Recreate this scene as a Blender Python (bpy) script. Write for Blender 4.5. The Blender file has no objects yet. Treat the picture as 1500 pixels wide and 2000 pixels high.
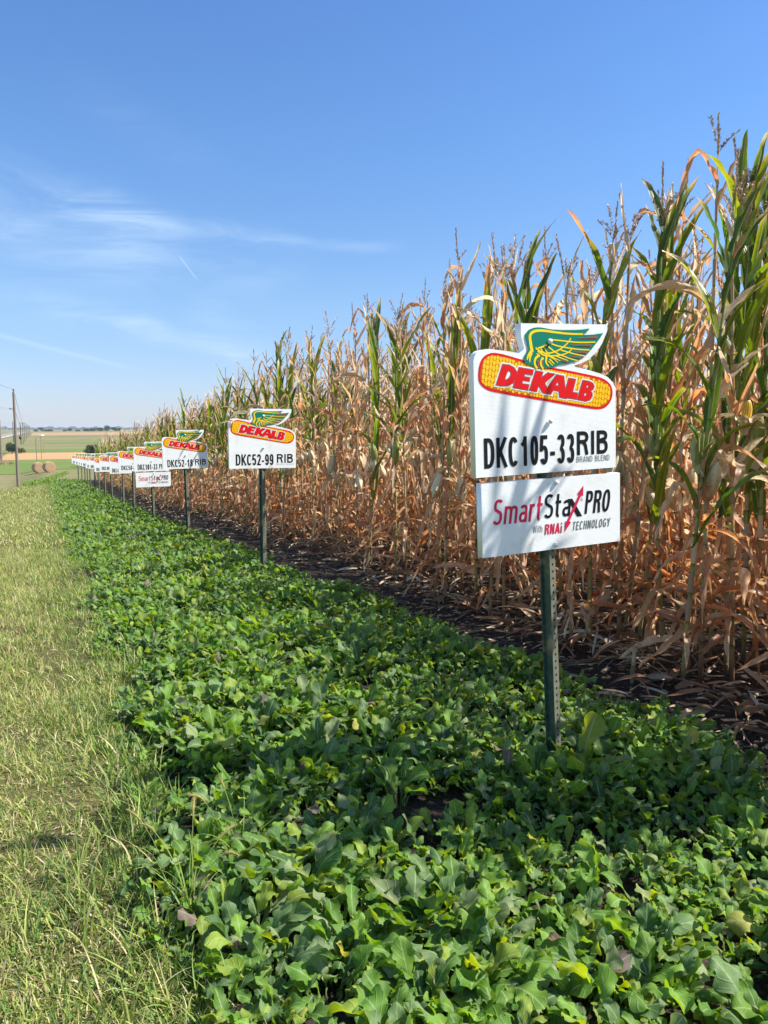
import bpy, math, random
import numpy as np
from mathutils import Vector, Matrix

# ------------------------------------------------------------------ camera, sky, sun, exposure
SC = bpy.context.scene
COL = SC.collection
EYE = 1.3
YAW = math.radians(24.0)
PITCH = math.atan(162 / 1500)
SUN_EL = math.radians(50.0)
SUN_DIR = Vector((0.92 * math.cos(SUN_EL), -0.392 * math.cos(SUN_EL), math.sin(SUN_EL))).normalized()

cam = bpy.data.cameras.new("camera")
cam.sensor_fit = 'VERTICAL'
cam.sensor_height = 24.0
cam.lens = 18.0
cam.clip_start = 0.05
cam.clip_end = 20000
cam_o = bpy.data.objects.new("camera", cam)
COL.objects.link(cam_o)
cam_o.location = (0, 0, EYE)
cam_o.rotation_euler = (math.pi / 2 - PITCH, 0, -YAW)
SC.camera = cam_o

SC.view_settings.view_transform = 'Standard'
SC.view_settings.look = 'None'
SC.view_settings.gamma = 1.0
SC.view_settings.exposure = 1.0
SC.cycles.max_bounces = 8
SC.cycles.diffuse_bounces = 4
SC.cycles.transmission_bounces = 6
SC.cycles.transparent_max_bounces = 6
SC.cycles.volume_bounces = 0
SC.cycles.use_denoising = True
SC.cycles.sample_clamp_indirect = 6.0


HAZE = 0.00020
SKY_GRADE = ((0.0, (0.72, 0.75, 1.0)), (0.033, (0.75, 0.78, 1.03)), (0.195, (0.87, 0.99, 1.13)), (0.41, (0.80, 1.07, 1.32)), (0.6, (0.76, 1.06, 1.39)))


class NT:
    """tiny wrapper to write node maths"""
    def __init__(self, tree):
        self.t = tree
        self.n = tree.nodes
        self.l = tree.links

    def new(self, kind, **kw):
        n = self.n.new(kind)
        for k, v in kw.items():
            setattr(n, k, v)
        return n

    def put(self, sock, v):
        if isinstance(v, bpy.types.NodeSocket):
            self.l.new(v, sock)
        elif v is not None:
            sock.default_value = v

    def m(self, op, a, b=None, c=None, clamp=False):
        n = self.n.new('ShaderNodeMath')
        n.operation = op
        n.use_clamp = clamp
        self.put(n.inputs[0], a)
        if b is not None:
            self.put(n.inputs[1], b)
        if c is not None:
            self.put(n.inputs[2], c)
        return n.outputs[0]

    def smooth(self, v, a, b, lo=0.0, hi=1.0):
        n = self.n.new('ShaderNodeMapRange')
        n.interpolation_type = 'SMOOTHSTEP'
        self.put(n.inputs[0], v)
        for i, x in zip((1, 2, 3, 4), (a, b, lo, hi)):
            n.inputs[i].default_value = x
        return n.outputs[0]

    def mix(self, f, a, b):
        n = self.n.new('ShaderNodeMix')
        n.data_type = 'RGBA'
        self.put(n.inputs[0], f)
        self.put(n.inputs[6], a)
        self.put(n.inputs[7], b)
        return n.outputs[2]

    def noise(self, vec, scale, detail=3.0, rough=0.55, dist=0.0):
        n = self.n.new('ShaderNodeTexNoise')
        if vec is not None:
            self.l.new(vec, n.inputs['Vector'])
        n.inputs['Scale'].default_value = scale
        n.inputs['Detail'].default_value = detail
        n.inputs['Roughness'].default_value = rough
        n.inputs['Distortion'].default_value = dist
        return n.outputs['Fac']


def c4(c):
    return (c[0], c[1], c[2], 1.0)


def azel(px, py):
    """direction of a point of sky, as (azimuth from +Y towards +X, elevation), radians"""
    q, v = (px - 750) / 1500, (1000 - py) / 1500
    f = math.cos(PITCH) + v * math.sin(PITCH)
    z = -math.sin(PITCH) + v * math.cos(PITCH)
    return YAW + math.atan2(q, f), math.atan2(z, math.hypot(q, f))


world = bpy.data.worlds.new("World")
SC.world = world
world.use_nodes = True
wt = NT(world.node_tree)
for n in list(wt.n):
    wt.n.remove(n)
sky = wt.new('ShaderNodeTexSky')
sky.sky_type = 'NISHITA'
sky.sun_disc = False
sky.sun_elevation = SUN_EL
sky.sun_rotation = math.atan2(SUN_DIR.x, SUN_DIR.y)
sky.altitude = 400
sky.air_density = 1.0
sky.dust_density = 0.3
sky.ozone_density = 3.0
# thin cirrus and contrails, placed on the sky by azimuth and elevation
geo = wt.new('ShaderNodeTexCoord')
sep = wt.new('ShaderNodeSeparateXYZ')
wt.l.new(geo.outputs['Generated'], sep.inputs[0])
sx, sy, sz = sep.outputs
AZ = wt.m('ARCTAN2', sx, sy)
EL = wt.m('ARCSINE', sz)
cmb = wt.new('ShaderNodeCombineXYZ')
wt.put(cmb.inputs[0], AZ)
wt.put(cmb.inputs[1], EL)
warp = wt.m('SUBTRACT', wt.noise(cmb.outputs[0], 9.0, 4.0, 0.6), 0.5)
mp = wt.new('ShaderNodeMapping')
mp.inputs['Rotation'].default_value = (0, 0, 0.22)
mp.inputs['Scale'].default_value = (5.0, 26.0, 1.0)
wt.l.new(cmb.outputs[0], mp.inputs['Vector'])
fibre = wt.smooth(wt.noise(mp.outputs[0], 1.0, 8.0, 0.68, 1.2), 0.28, 0.72)


def streak(p0, p1, width, power, soft=1.0, wob=0.03, ends=0.25, fib=True):
    a0, e0 = azel(*p0)
    a1, e1 = azel(*p1)
    L = math.hypot(a1 - a0, e1 - e0)
    tx, ty = (a1 - a0) / L, (e1 - e0) / L
    da, de = wt.m('SUBTRACT', AZ, a0), wt.m('SUBTRACT', EL, e0)
    s = wt.m('ADD', wt.m('MULTIPLY', da, tx / L), wt.m('MULTIPLY', de, ty / L))
    d = wt.m('ADD', wt.m('MULTIPLY', da, -ty), wt.m('MULTIPLY', de, tx))
    d = wt.m('ABSOLUTE', wt.m('ADD', d, wt.m('MULTIPLY', warp, wob)))
    w = width / 1500
    mk = wt.smooth(d, w * (1 - soft), w, 1.0, 0.0)
    mk = wt.m('MULTIPLY', mk, wt.smooth(s, -ends, ends))
    mk = wt.m('MULTIPLY', mk, wt.smooth(s, 1 - ends, 1 + ends, 1.0, 0.0))
    if fib:
        mk = wt.m('MULTIPLY', mk, fibre)
    return wt.m('MULTIPLY', mk, power)


cl = None
for a in [((-60, 320), (300, 430), 56, 0.22), ((100, 385), (330, 440), 46, 0.30), ((260, 425), (560, 475), 30, 0.30),
          ((500, 468), (760, 482), 16, 0.24), ((-80, 430), (300, 512), 80, 0.32), ((200, 500), (560, 528), 70, 0.22),
          ((100, 595), (330, 655), 34, 0.34), ((260, 640), (520, 705), 30, 0.38), ((380, 610), (520, 705), 70, 0.26),
          ((-60, 560), (260, 620), 80, 0.12), ((130, 160), (420, 330), 60, 0.05),
          ((-60, 640), (250, 718), 7, 0.26, 1.0, 0.006, 0.2, False), ((350, 500), (384, 545), 2.6, 0.30, 1.0, 0.0, 0.15, False)]:
    s_ = streak(*a)
    cl = s_ if cl is None else wt.m('ADD', cl, s_)
cl = wt.m('MINIMUM', wt.m('MULTIPLY', cl, 1.15), 0.75)
# clear autumn air: a bluer zenith and a cooler horizon than the sky model gives
rmp = wt.new('ShaderNodeValToRGB')
wt.put(rmp.inputs[0], wt.m('DIVIDE', EL, math.radians(45), clamp=True))
cr_ = rmp.color_ramp
for pos_, c_ in SKY_GRADE:
    e_ = cr_.elements.new(pos_)
    e_.color = (c_[0], c_[1], c_[2], 1)
cr_.elements.remove(cr_.elements[0])
cr_.elements.remove(cr_.elements[-1])
gm = wt.new('ShaderNodeVectorMath', operation='MULTIPLY')
wt.l.new(sky.outputs[0], gm.inputs[0])
wt.l.new(rmp.outputs[0], gm.inputs[1])
# added fill light: sky overhead and away from the view brightened and warmed
away = wt.m('COSINE', wt.m('SUBTRACT', AZ, YAW))
bright = wt.m('MAXIMUM', wt.smooth(away, 0.76, -0.05, 0.0, 1.0), wt.smooth(EL, math.radians(33), math.radians(55)))
gain = wt.mix(bright, (1, 1, 1, 1), (1.9, 1.5, 1.1, 1))
g2 = wt.new('ShaderNodeVectorMath', operation='MULTIPLY')
wt.l.new(gm.outputs[0], g2.inputs[0])
wt.l.new(gain, g2.inputs[1])
skycol = wt.mix(cl, g2.outputs[0], (4.6, 6.0, 7.6, 1))
bg = wt.new('ShaderNodeBackground')
bg.inputs['Strength'].default_value = 0.075
wt.l.new(skycol, bg.inputs['Color'])
wo = wt.new('ShaderNodeOutputWorld')
wt.l.new(bg.outputs[0], wo.inputs['Surface'])

sun = bpy.data.lights.new("sun", 'SUN')
sun.energy = 5.0
sun.angle = math.radians(0.5)
sun.color = (1.0, 0.94, 0.84)
sun_o = bpy.data.objects.new("sun", sun)
sun_o.rotation_euler = SUN_DIR.to_track_quat('Z', 'Y').to_euler()
sun_o.location = (20, -10, 30)
COL.objects.link(sun_o)

# ------------------------------------------------------------------ helpers
RNG = np.random.default_rng(7)


def tag(o, label=None, cat=None, group=None, kind=None):
    if label:
        o['label'] = label
    if cat:
        o['category'] = cat
    if group:
        o['group'] = group
    if kind:
        o['kind'] = kind
    return o


def link(name, data, parent=None):
    o = bpy.data.objects.new(name, data)
    COL.objects.link(o)
    if parent is not None:
        o.parent = parent
    return o


def empty(name, loc=(0, 0, 0), rot=(0, 0, 0)):
    o = link(name, None)
    o.location = loc
    o.rotation_euler = rot
    o.empty_display_size = 0.1
    return o


class MB:
    """collects polygons, colours and ribbon coordinates; build() makes ONE mesh"""
    def __init__(self):
        self.v, self.f, self.sz, self.c, self.r, self.mi, self.n = [], [], [], [], [], [], 0

    def add(self, V, F, col=(0.5, 0.5, 0.5), rib=None, mi=0):
        V = np.asarray(V, dtype=np.float32).reshape(-1, 3)
        F = np.asarray(F, dtype=np.int32)
        k = len(V)
        col = np.asarray(col, dtype=np.float32)
        if col.ndim == 1:
            col = np.tile(col[:3], (k, 1))
        col = col.reshape(k, 3)
        rib = np.zeros((k, 3), np.float32) if rib is None else np.asarray(rib, np.float32).reshape(k, 3)
        self.v.append(V)
        self.c.append(col)
        self.r.append(rib)
        self.f.append((F + self.n).ravel())
        self.sz.append(np.full(len(F), F.shape[1], np.int32))
        self.mi.append(np.full(len(F), mi, np.int32))
        self.n += k
        return self

    def poly(self, V, col=(0.5, 0.5, 0.5), mi=0):
        return self.add(V, [list(range(len(V)))], col, None, mi)

    def box(self, lo, hi, col=(0.5, 0.5, 0.5), mi=0):
        x0, y0, z0 = lo
        x1, y1, z1 = hi
        V = [(x0, y0, z0), (x1, y0, z0), (x1, y1, z0), (x0, y1, z0), (x0, y0, z1), (x1, y0, z1), (x1, y1, z1), (x0, y1, z1)]
        F = [(0, 3, 2, 1), (4, 5, 6, 7), (0, 1, 5, 4), (1, 2, 6, 5), (2, 3, 7, 6), (3, 0, 4, 7)]
        return self.add(V, F, col, None, mi)

    def arrays(self):
        return (np.concatenate(self.v), np.concatenate(self.f), np.concatenate(self.sz), np.concatenate(self.c),
                np.concatenate(self.r), np.concatenate(self.mi))

    def merge(self, arr, M=None, off=None, tint=None):
        V, f, sz, c, r, mi = arr
        if M is not None:
            V = V @ M.T
        if off is not None:
            V = V + off
        self.v.append(V.astype(np.float32))
        self.c.append(c if tint is None else c * tint)
        self.r.append(r)
        self.f.append(f + self.n)
        self.sz.append(sz)
        self.mi.append(mi)
        self.n += len(V)

    def mesh(self, name, mats, smooth=True):
        V, f, sz, c, r, mi = self.arrays()
        me = bpy.data.meshes.new(name)
        me.vertices.add(len(V))
        me.vertices.foreach_set('co', V.ravel())
        me.loops.add(len(f))
        me.loops.foreach_set('vertex_index', f)
        me.polygons.add(len(sz))
        me.polygons.foreach_set('loop_start', np.concatenate(([0], np.cumsum(sz)[:-1])).astype(np.int32))
        me.polygons.foreach_set('material_index', mi)
        me.polygons.foreach_set('use_smooth', np.full(len(sz), smooth, bool))
        me.update(calc_edges=True)
        ca = me.color_attributes.new('Col', 'FLOAT_COLOR', 'POINT')
        ca.data.foreach_set('color', np.concatenate([c, np.ones((len(c), 1), np.float32)], 1).astype(np.float32).ravel())
        at = me.attributes.new('rib', 'FLOAT_VECTOR', 'POINT')
        at.data.foreach_set('vector', r.astype(np.float32).ravel())
        for m in (mats if isinstance(mats, (list, tuple)) else [mats]):
            me.materials.append(m)
        return me

    def build(self, name, mats, parent=None, smooth=True):
        return link(name, self.mesh(name, mats, smooth), parent)


def grid_faces(N, S, C):
    i = np.arange(N)[:, None, None] * (S * C)
    a = np.arange(S - 1)[None, :, None] * C
    b = np.arange(C - 1)[None, None, :]
    k = (i + a + b).reshape(-1)
    return np.stack([k, k + 1, k + C + 1, k + C], 1)


def ribbons(p0, az0, el0, el1, L, W, S, xs, prof, bend=1.0, daz=0.0, tw0=0.0, tw1=0.0, curl=0.6, wave=0.0, wfreq=3.0,
            jag=0.0, edge=None, rng=RNG, kink=None, tv=None):
    """N leaf-like strips; returns V (N,S,C,3), faces, t (S,), xs (C,)"""
    p0 = np.atleast_2d(np.asarray(p0, float))
    N = len(p0)
    A = lambda v: np.broadcast_to(np.asarray(v, float), (N,))[:, None]
    t = (np.linspace(0, 1, S) if tv is None else np.asarray(tv))[None, :]
    S = t.shape[1]
    el = A(el0) + (A(el1) - A(el0)) * t ** A(bend)
    if kink is not None:
        u = np.clip((t - A(kink)) / 0.14, 0, 1)
        el = A(el0) + (A(el1) - A(el0)) * (0.12 * t + 0.88 * u * u * (3 - 2 * u))
    az = A(az0) + A(daz) * t
    T = np.stack([np.cos(el) * np.cos(az), np.cos(el) * np.sin(az), np.sin(el)], -1)
    st = T[:, :-1] * (A(L) * np.diff(t))[..., None]
    P = p0[:, None, :] + np.concatenate([np.zeros((N, 1, 3)), np.cumsum(st, 1)], 1)
    h = np.stack([-np.sin(az), np.cos(az), 0 * az], -1)
    n = np.cross(T, h)
    tw = (A(tw0) + (A(tw1) - A(tw0)) * t)[..., None]
    s = h * np.cos(tw) + n * np.sin(tw)
    m = -h * np.sin(tw) + n * np.cos(tw)
    w = A(W) * prof(t)
    if jag:
        w = w * (1 + jag * rng.uniform(-1, 1, (N, S)))
    k = A(curl) + 1e-3
    ph = rng.uniform(0, 6.28, (N, 1))
    out = []
    for x in xs:
        a = x * k
        ww = w
        if edge is not None and abs(x) > 0.8:
            ww = w * edge(t, N, rng, x)
        os_ = np.sin(a) / k * ww
        on = (1 - np.cos(a)) / k * ww
        if np.any(np.asarray(wave)):
            on = on + A(wave) * A(W) * x * x * np.sin(6.283 * A(wfreq) * t + ph + (1.7 if x > 0 else 0))
        out.append(P + s * os_[..., None] + m * on[..., None])
    V = np.stack(out, 2)
    return V, grid_faces(N, S, len(xs)), t[0], np.asarray(xs, float)


def rib_attr(N, t, xs, rnd):
    r = np.zeros((N, len(t), len(xs), 3))
    r[..., 0] = t[None, :, None]
    r[..., 1] = xs[None, None, :]
    r[..., 2] = np.asarray(rnd)[:, None, None]
    return r


def tube(path, rad, sides=8, col=(0.5, 0.5, 0.5), ridge=None, cap=True, mb=None, mi=0):
    path = np.asarray(path, float)
    S = len(path)
    rad = np.broadcast_to(np.asarray(rad, float), (S,))
    T = np.gradient(path, axis=0)
    T /= np.linalg.norm(T, axis=1)[:, None] + 1e-9
    up = np.array([0, 0, 1.0]) if abs(T[:, 2]).mean() < 0.9 else np.array([1.0, 0, 0])
    u = np.cross(T, up)
    u /= np.linalg.norm(u, axis=1)[:, None] + 1e-9
    v = np.cross(T, u)
    a = np.arange(sides) * 2 * np.pi / sides
    rr = rad[:, None] * (np.ones(sides)[None] if ridge is None else ridge(a)[None])
    V = path[:, None] + u[:, None] * (np.cos(a)[None] * rr)[..., None] + v[:, None] * (np.sin(a)[None] * rr)[..., None]
    i = np.arange(S - 1)[:, None] * sides
    j = np.arange(sides)[None]
    jn = (j + 1) % sides
    F = np.stack([i + j, i + jn, i + sides + jn, i + sides + j], -1).reshape(-1, 4)
    col = np.asarray(col, float)
    if col.ndim == 2:
        cc = np.repeat(col, sides, 0)
    else:
        cc = np.tile(col, (S * sides, 1))
    if mb is None:
        mb = MB()
    rb = np.zeros((S, sides, 3))
    rb[..., 0] = np.linspace(0, 1, S)[:, None]
    rb[..., 1] = (a / 6.283)[None]
    mb.add(V, F, cc, rb, mi)
    if cap:
        mb.add(V[0], [list(range(sides))[::-1]], cc[:sides], None, mi)
        mb.add(V[-1], [list(range(sides))], cc[-sides:], None, mi)
    return mb


# ------------------------------------------------------------------ materials
def new_mat(name):
    m = bpy.data.materials.new(name)
    m.use_nodes = True
    t = NT(m.node_tree)
    for n in list(t.n):
        t.n.remove(n)
    out = t.new('ShaderNodeOutputMaterial')
    return m, t, out


def principled(t, col, rough=0.5, spec=0.4, metal=0.0, normal=None):
    p = t.new('ShaderNodeBsdfPrincipled')
    t.put(p.inputs['Base Color'], col)
    t.put(p.inputs['Roughness'], rough)
    t.put(p.inputs['Specular IOR Level'], spec)
    t.put(p.inputs['Metallic'], metal)
    if normal is not None:
        t.put(p.inputs['Normal'], normal)
    return p


def bump(t, h, strength=0.4, dist=0.01):
    b = t.new('ShaderNodeBump')
    b.inputs['Strength'].default_value = strength
    b.inputs['Distance'].default_value = dist
    t.put(b.inputs['Height'], h)
    return b.outputs[0]


def plain(name, col, rough=0.5, spec=0.4, var=0.12, scale=20.0, metal=0.0, bmp=0.0):
    m, t, out = new_mat(name)
    tc = t.new('ShaderNodeTexCoord')
    nz = t.noise(tc.outputs['Object'], scale, 4.0, 0.6)
    k = t.m('ADD', t.m('MULTIPLY', nz, 2 * var), 1 - var)
    mul = t.new('ShaderNodeVectorMath', operation='SCALE')
    mul.inputs[0].default_value = col
    t.put(mul.inputs['Scale'], k)
    nn = bump(t, nz, bmp, 0.01) if bmp else None
    p = principled(t, mul.outputs[0], rough, spec, metal, nn)
    t.l.new(p.outputs[0], out.inputs[0])
    return m


def attr(t, name):
    a = t.new('ShaderNodeAttribute')
    a.attribute_name = name
    return a


def leaf_mat(name, transl, rough=0.45, spec=0.45, sat=1.2, val=1.25, mode='corn', hue=0.5):
    m, t, out = new_mat(name)
    col = attr(t, 'Col').outputs['Color']
    rb = t.new('ShaderNodeSeparateXYZ')
    t.l.new(attr(t, 'rib').outputs['Vector'], rb.inputs[0])
    tt, xx, rr = rb.outputs
    ax = t.m('ABSOLUTE', xx)
    pos = t.new('ShaderNodeNewGeometry').outputs['Position']
    n1 = t.noise(pos, 14.0, 3.0, 0.6)
    k = t.m('ADD', t.m('MULTIPLY', n1, 0.7), 0.65)
    if mode == 'corn':
        vein = t.m('SINE', t.m('MULTIPLY', xx, 34.0))
        hgt = vein
        k = t.m('MULTIPLY', k, t.m('ADD', t.m('MULTIPLY', vein, 0.07), 1.0))
        k = t.m('MULTIPLY', k, t.smooth(t.noise(pos, 70.0, 4.0, 0.65), 0.50, 0.74, 1.06, 0.62))
        rib_ = t.smooth(ax, 0.06, 0.16, 0.35, 0.0)
        ribc = (0.62, 0.56, 0.32, 1)
    elif mode == 'broad':
        vv = t.m('FRACT', t.m('SUBTRACT', t.m('MULTIPLY', tt, 8.0), t.m('MULTIPLY', ax, 1.6)))
        vein = t.smooth(t.m('ABSOLUTE', t.m('SUBTRACT', vv, 0.5)), 0.0, 0.13, 1.0, 0.0)
        hgt = t.m('ADD', t.m('MULTIPLY', vein, -1.0), t.m('MULTIPLY', n1, 1.5))
        rib_ = t.m('MAXIMUM', t.smooth(ax, 0.03, 0.10, 0.55, 0.0), t.m('MULTIPLY', vein, 0.22))
        ribc = (0.34, 0.44, 0.22, 1)
    else:
        hgt = n1
        rib_ = 0.0
        ribc = (0.4, 0.4, 0.2, 1)
    sc = t.new('ShaderNodeVectorMath', operation='SCALE')
    t.l.new(col, sc.inputs[0])
    t.put(sc.inputs['Scale'], k)
    c = t.mix(rib_, sc.outputs[0], ribc)
    hs = t.new('ShaderNodeHueSaturation')
    hs.inputs['Hue'].default_value = hue
    hs.inputs['Saturation'].default_value = sat
    hs.inputs['Value'].default_value = val
    t.l.new(c, hs.inputs['Color'])
    p = principled(t, c, rough, spec, 0.0, bump(t, hgt, 0.35, 0.004) if mode != 'grass' else None)
    tr = t.new('ShaderNodeBsdfTranslucent')
    t.l.new(hs.outputs[0], tr.inputs['Color'])
    mx = t.new('ShaderNodeMixShader')
    mx.inputs[0].default_value = transl
    t.l.new(p.outputs[0], mx.inputs[1])
    t.l.new(tr.outputs[0], mx.inputs[2])
    t.l.new(mx.outputs[0], out.inputs[0])
    return m


def vcol_mat(name, rough=0.6, spec=0.3, var=0.25, scale=60.0, bmp=0.2):
    m, t, out = new_mat(name)
    col = attr(t, 'Col').outputs['Color']
    pos = t.new('ShaderNodeNewGeometry').outputs['Position']
    nz = t.noise(pos, scale, 4.0, 0.6)
    sc = t.new('ShaderNodeVectorMath', operation='SCALE')
    t.l.new(col, sc.inputs[0])
    t.put(sc.inputs['Scale'], t.m('ADD', t.m('MULTIPLY', nz, 2 * var), 1 - var))
    p = principled(t, sc.outputs[0], rough, spec, 0.0, bump(t, nz, bmp, 0.003))
    t.l.new(p.outputs[0], out.inputs[0])
    return m


M_CORN = leaf_mat('corn_leaf', 0.44, 0.36, 0.5, 1.2, 1.35, 'corn')
M_RAD = leaf_mat('radish_leaf', 0.38, 0.56, 0.26, 1.2, 1.9, 'broad', 0.472)
M_GRASS = leaf_mat('grass_blade', 0.30, 0.5, 0.35, 1.15, 1.4, 'grass', 0.49)
M_TREE = leaf_mat('tree_leaf', 0.25, 0.6, 0.25, 1.1, 1.4, 'grass')
M_STALK = vcol_mat('corn_stalk', 0.5, 0.4)
M_HUSK = leaf_mat('corn_husk', 0.15, 0.55, 0.35, 1.1, 1.2, 'corn')
M_KERN = vcol_mat('corn_kernel', 0.3, 0.5, 0.12, 90)
M_TASS = vcol_mat('corn_tassel', 0.7, 0.2)
M_DEBRIS = vcol_mat('dry_residue', 0.7, 0.2, 0.35, 30)

def worn_post():
    m, t, out = new_mat('green_painted_steel')
    tc = t.new('ShaderNodeTexCoord')
    a = t.noise(tc.outputs['Object'], 30.0, 5.0, 0.65)
    b = t.noise(tc.outputs['Object'], 7.0, 3.0, 0.6)
    c = t.mix(t.smooth(a, 0.35, 0.7), (0.020, 0.052, 0.042, 1), (0.055, 0.095, 0.075, 1))
    c = t.mix(t.smooth(b, 0.50, 0.68), c, (0.26, 0.21, 0.13, 1))
    p = principled(t, c, 0.45, 0.5, 0.0, bump(t, a, 0.15, 0.002))
    t.l.new(p.outputs[0], out.inputs[0])
    return m


M_WHITE, _t, _o = new_mat('white_corrugated_plastic')
_tc = _t.new('ShaderNodeTexCoord')
_sp = _t.new('ShaderNodeSeparateXYZ')
_t.l.new(_tc.outputs['Object'], _sp.inputs[0])
_w = _t.m('SINE', _t.m('MULTIPLY', _sp.outputs[2], 1400.0))
_nz = _t.noise(_tc.outputs['Object'], 9.0, 4.0, 0.6)
_p = principled(_t, _t.mix(_t.smooth(_nz, 0.45, 0.75), (0.86, 0.88, 0.90, 1), (0.76, 0.76, 0.74, 1)), 0.38, 0.45, 0.0,
                bump(_t, _t.m('ADD', _w, _t.m('MULTIPLY', _nz, 3.0)), 0.12, 0.001))
_t.l.new(_p.outputs[0], _o.inputs[0])
M_RED = plain('print_red', (0.72, 0.006, 0.010), 0.5, 0.2, 0.05)
M_YEL = plain('print_yellow', (0.95, 0.66, 0.0), 0.4, 0.4, 0.04)
M_KYEL = plain('print_kernel_yellow', (0.93, 0.55, 0.0), 0.4, 0.4, 0.08, 60)
M_GAP = plain('print_kernel_gap', (0.55, 0.11, 0.0), 0.4, 0.4, 0.05)
M_GRN = plain('print_green', (0.0, 0.20, 0.13), 0.5, 0.2, 0.05)
M_DRED = plain('print_dark_red', (0.42, 0.05, 0.06), 0.4, 0.4, 0.05)
M_BLK = plain('print_black', (0.010, 0.010, 0.013), 0.5, 0.2, 0.1)
M_GREY = plain('print_grey', (0.14, 0.16, 0.17), 0.4, 0.4, 0.1)
M_LGREY = plain('print_light_grey', (0.33, 0.36, 0.42), 0.4, 0.4, 0.1)
M_PINK = plain('print_crimson', (0.62, 0.012, 0.07), 0.4, 0.4, 0.05)
M_POST = worn_post()
M_POSTLIT = plain('sunlit_post_face', (0.15, 0.155, 0.115), 0.5, 0.5, 0.45, 25, 0.0, 0.1)  # paler colour standing in for sunlight on the post
M_HOLE = plain('post_hole_shadow', (0.006, 0.006, 0.006), 0.8, 0.1)
M_BOLT = plain('white_plastic_bolt', (0.78, 0.79, 0.78), 0.35, 0.5, 0.08, 200)
M_WOOD = plain('weathered_pole_wood', (0.20, 0.165, 0.135), 0.85, 0.15, 0.3, 3.0, 0.0, 0.4)
M_STEEL = plain('galvanised_steel', (0.35, 0.36, 0.37), 0.45, 0.5, 0.15)
M_WIRE = plain('wire_metal', (0.16, 0.17, 0.18), 0.5, 0.4)
M_CERAM = plain('brown_insulator', (0.10, 0.05, 0.06), 0.3, 0.5)
M_STAKE = plain('red_plastic_stake', (0.75, 0.05, 0.02), 0.5, 0.3)
M_BARK = plain('bark', (0.10, 0.08, 0.06), 0.9, 0.1, 0.3, 8)
M_BALE = plain('hay_bale_net', (0.42, 0.30, 0.17), 0.9, 0.1, 0.35, 6, 0.0, 0.5)
M_BALEEND = plain('hay_bale_end', (0.34, 0.22, 0.13), 0.95, 0.1, 0.45, 9, 0.0, 0.6)

# ------------------------------------------------------------------ terrain
_KY = np.array([-200, 0, 6, 9.4, 12.5, 15.2, 20, 25, 30, 40, 48, 56, 66, 80, 107, 130, 180, 250, 300, 600, 900, 6000], float)
_KZ = np.array([0.3, 0, 0, -.12, -.27, -.41, -.64, -.82, -1.0, -1.33, -1.65, -2.1, -2.9, -3.7, -4.7, -5.2, -5.7, -6.0, -5.6, -1.9, -1.3, -1.0])
_ty = np.arange(-200, 6000, 0.5)
_tz = np.interp(_ty, _KY, _KZ)
_k = np.hanning(11)
_k /= _k.sum()
_k2 = np.hanning(61)
_k2 /= _k2.sum()
_za = np.convolve(np.pad(_tz, 5, 'edge'), _k, 'valid')
_zb = np.convolve(np.pad(_tz, 30, 'edge'), _k2, 'valid')
_bl = np.clip((_ty - 30) / 30, 0, 1)
_tz = _za * (1 - _bl) + _zb * _bl


def H(x, y):
    x = np.asarray(x, float)
    y = np.asarray(y, float)
    z = np.interp(y, _ty, _tz)
    r = np.clip((y - 25) / 40, 0, 1)
    r = r * r * (3 - 2 * r)
    fade = np.clip((170 - y) / 70, 0, 1)
    z = z - r * fade * 0.35 * np.clip(0.3 - x, 0, 4)
    z = z + np.clip((y - 200) / 200, 0, 1) * 0.9 * np.sin(x * 0.011 + 0.6) * np.clip((1500 - y) / 800, 0, 1)
    return z


def ray(px_, py_):
    q, v = (px_ - 750) / 1500, (1000 - py_) / 1500
    s, c = math.sin(YAW), math.cos(YAW)
    f = math.cos(PITCH) + v * math.sin(PITCH)
    z = -math.sin(PITCH) + v * math.cos(PITCH)
    return np.array([q * c + f * s, -q * s + f * c, z])


def hit(px_, py_, kmax=4000.0):
    """the spot of ground seen at a point of the photograph"""
    d = ray(px_, py_)
    k = np.geomspace(0.5, kmax, 6000)
    P = np.array([0, 0, EYE]) + d[None] * k[:, None]
    below = P[:, 2] < H(P[:, 0], P[:, 1])
    i = int(np.argmax(below)) if below.any() else len(k) - 1
    return P[i, 0], P[i, 1], float(H(P[i, 0], P[i, 1]))


def proj(P):
    P = np.asarray(P, float)
    s, c = math.sin(YAW), math.cos(YAW)
    l = P[..., 0] * c - P[..., 1] * s
    d = P[..., 0] * s + P[..., 1] * c
    h = P[..., 2] - EYE
    D = d * math.cos(PITCH) - h * math.sin(PITCH)
    U = d * math.sin(PITCH) + h * math.cos(PITCH)
    return 750 + 1500 * l / D, 1000 - 1500 * U / D, D


def sheet(name, xs, ys, off, mat):
    X, Y = np.meshgrid(xs, ys)
    V = np.stack([X, Y, H(X, Y) + off], -1)
    mb = MB().add(V, grid_faces(1, len(ys), len(xs)))
    return tag(mb.build(name, mat), kind='structure')


def soil_noise(t, pos):
    a = t.noise(pos, 5.0, 6.0, 0.65)
    b = t.noise(pos, 60.0, 4.0, 0.7)
    return a, b


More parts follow.
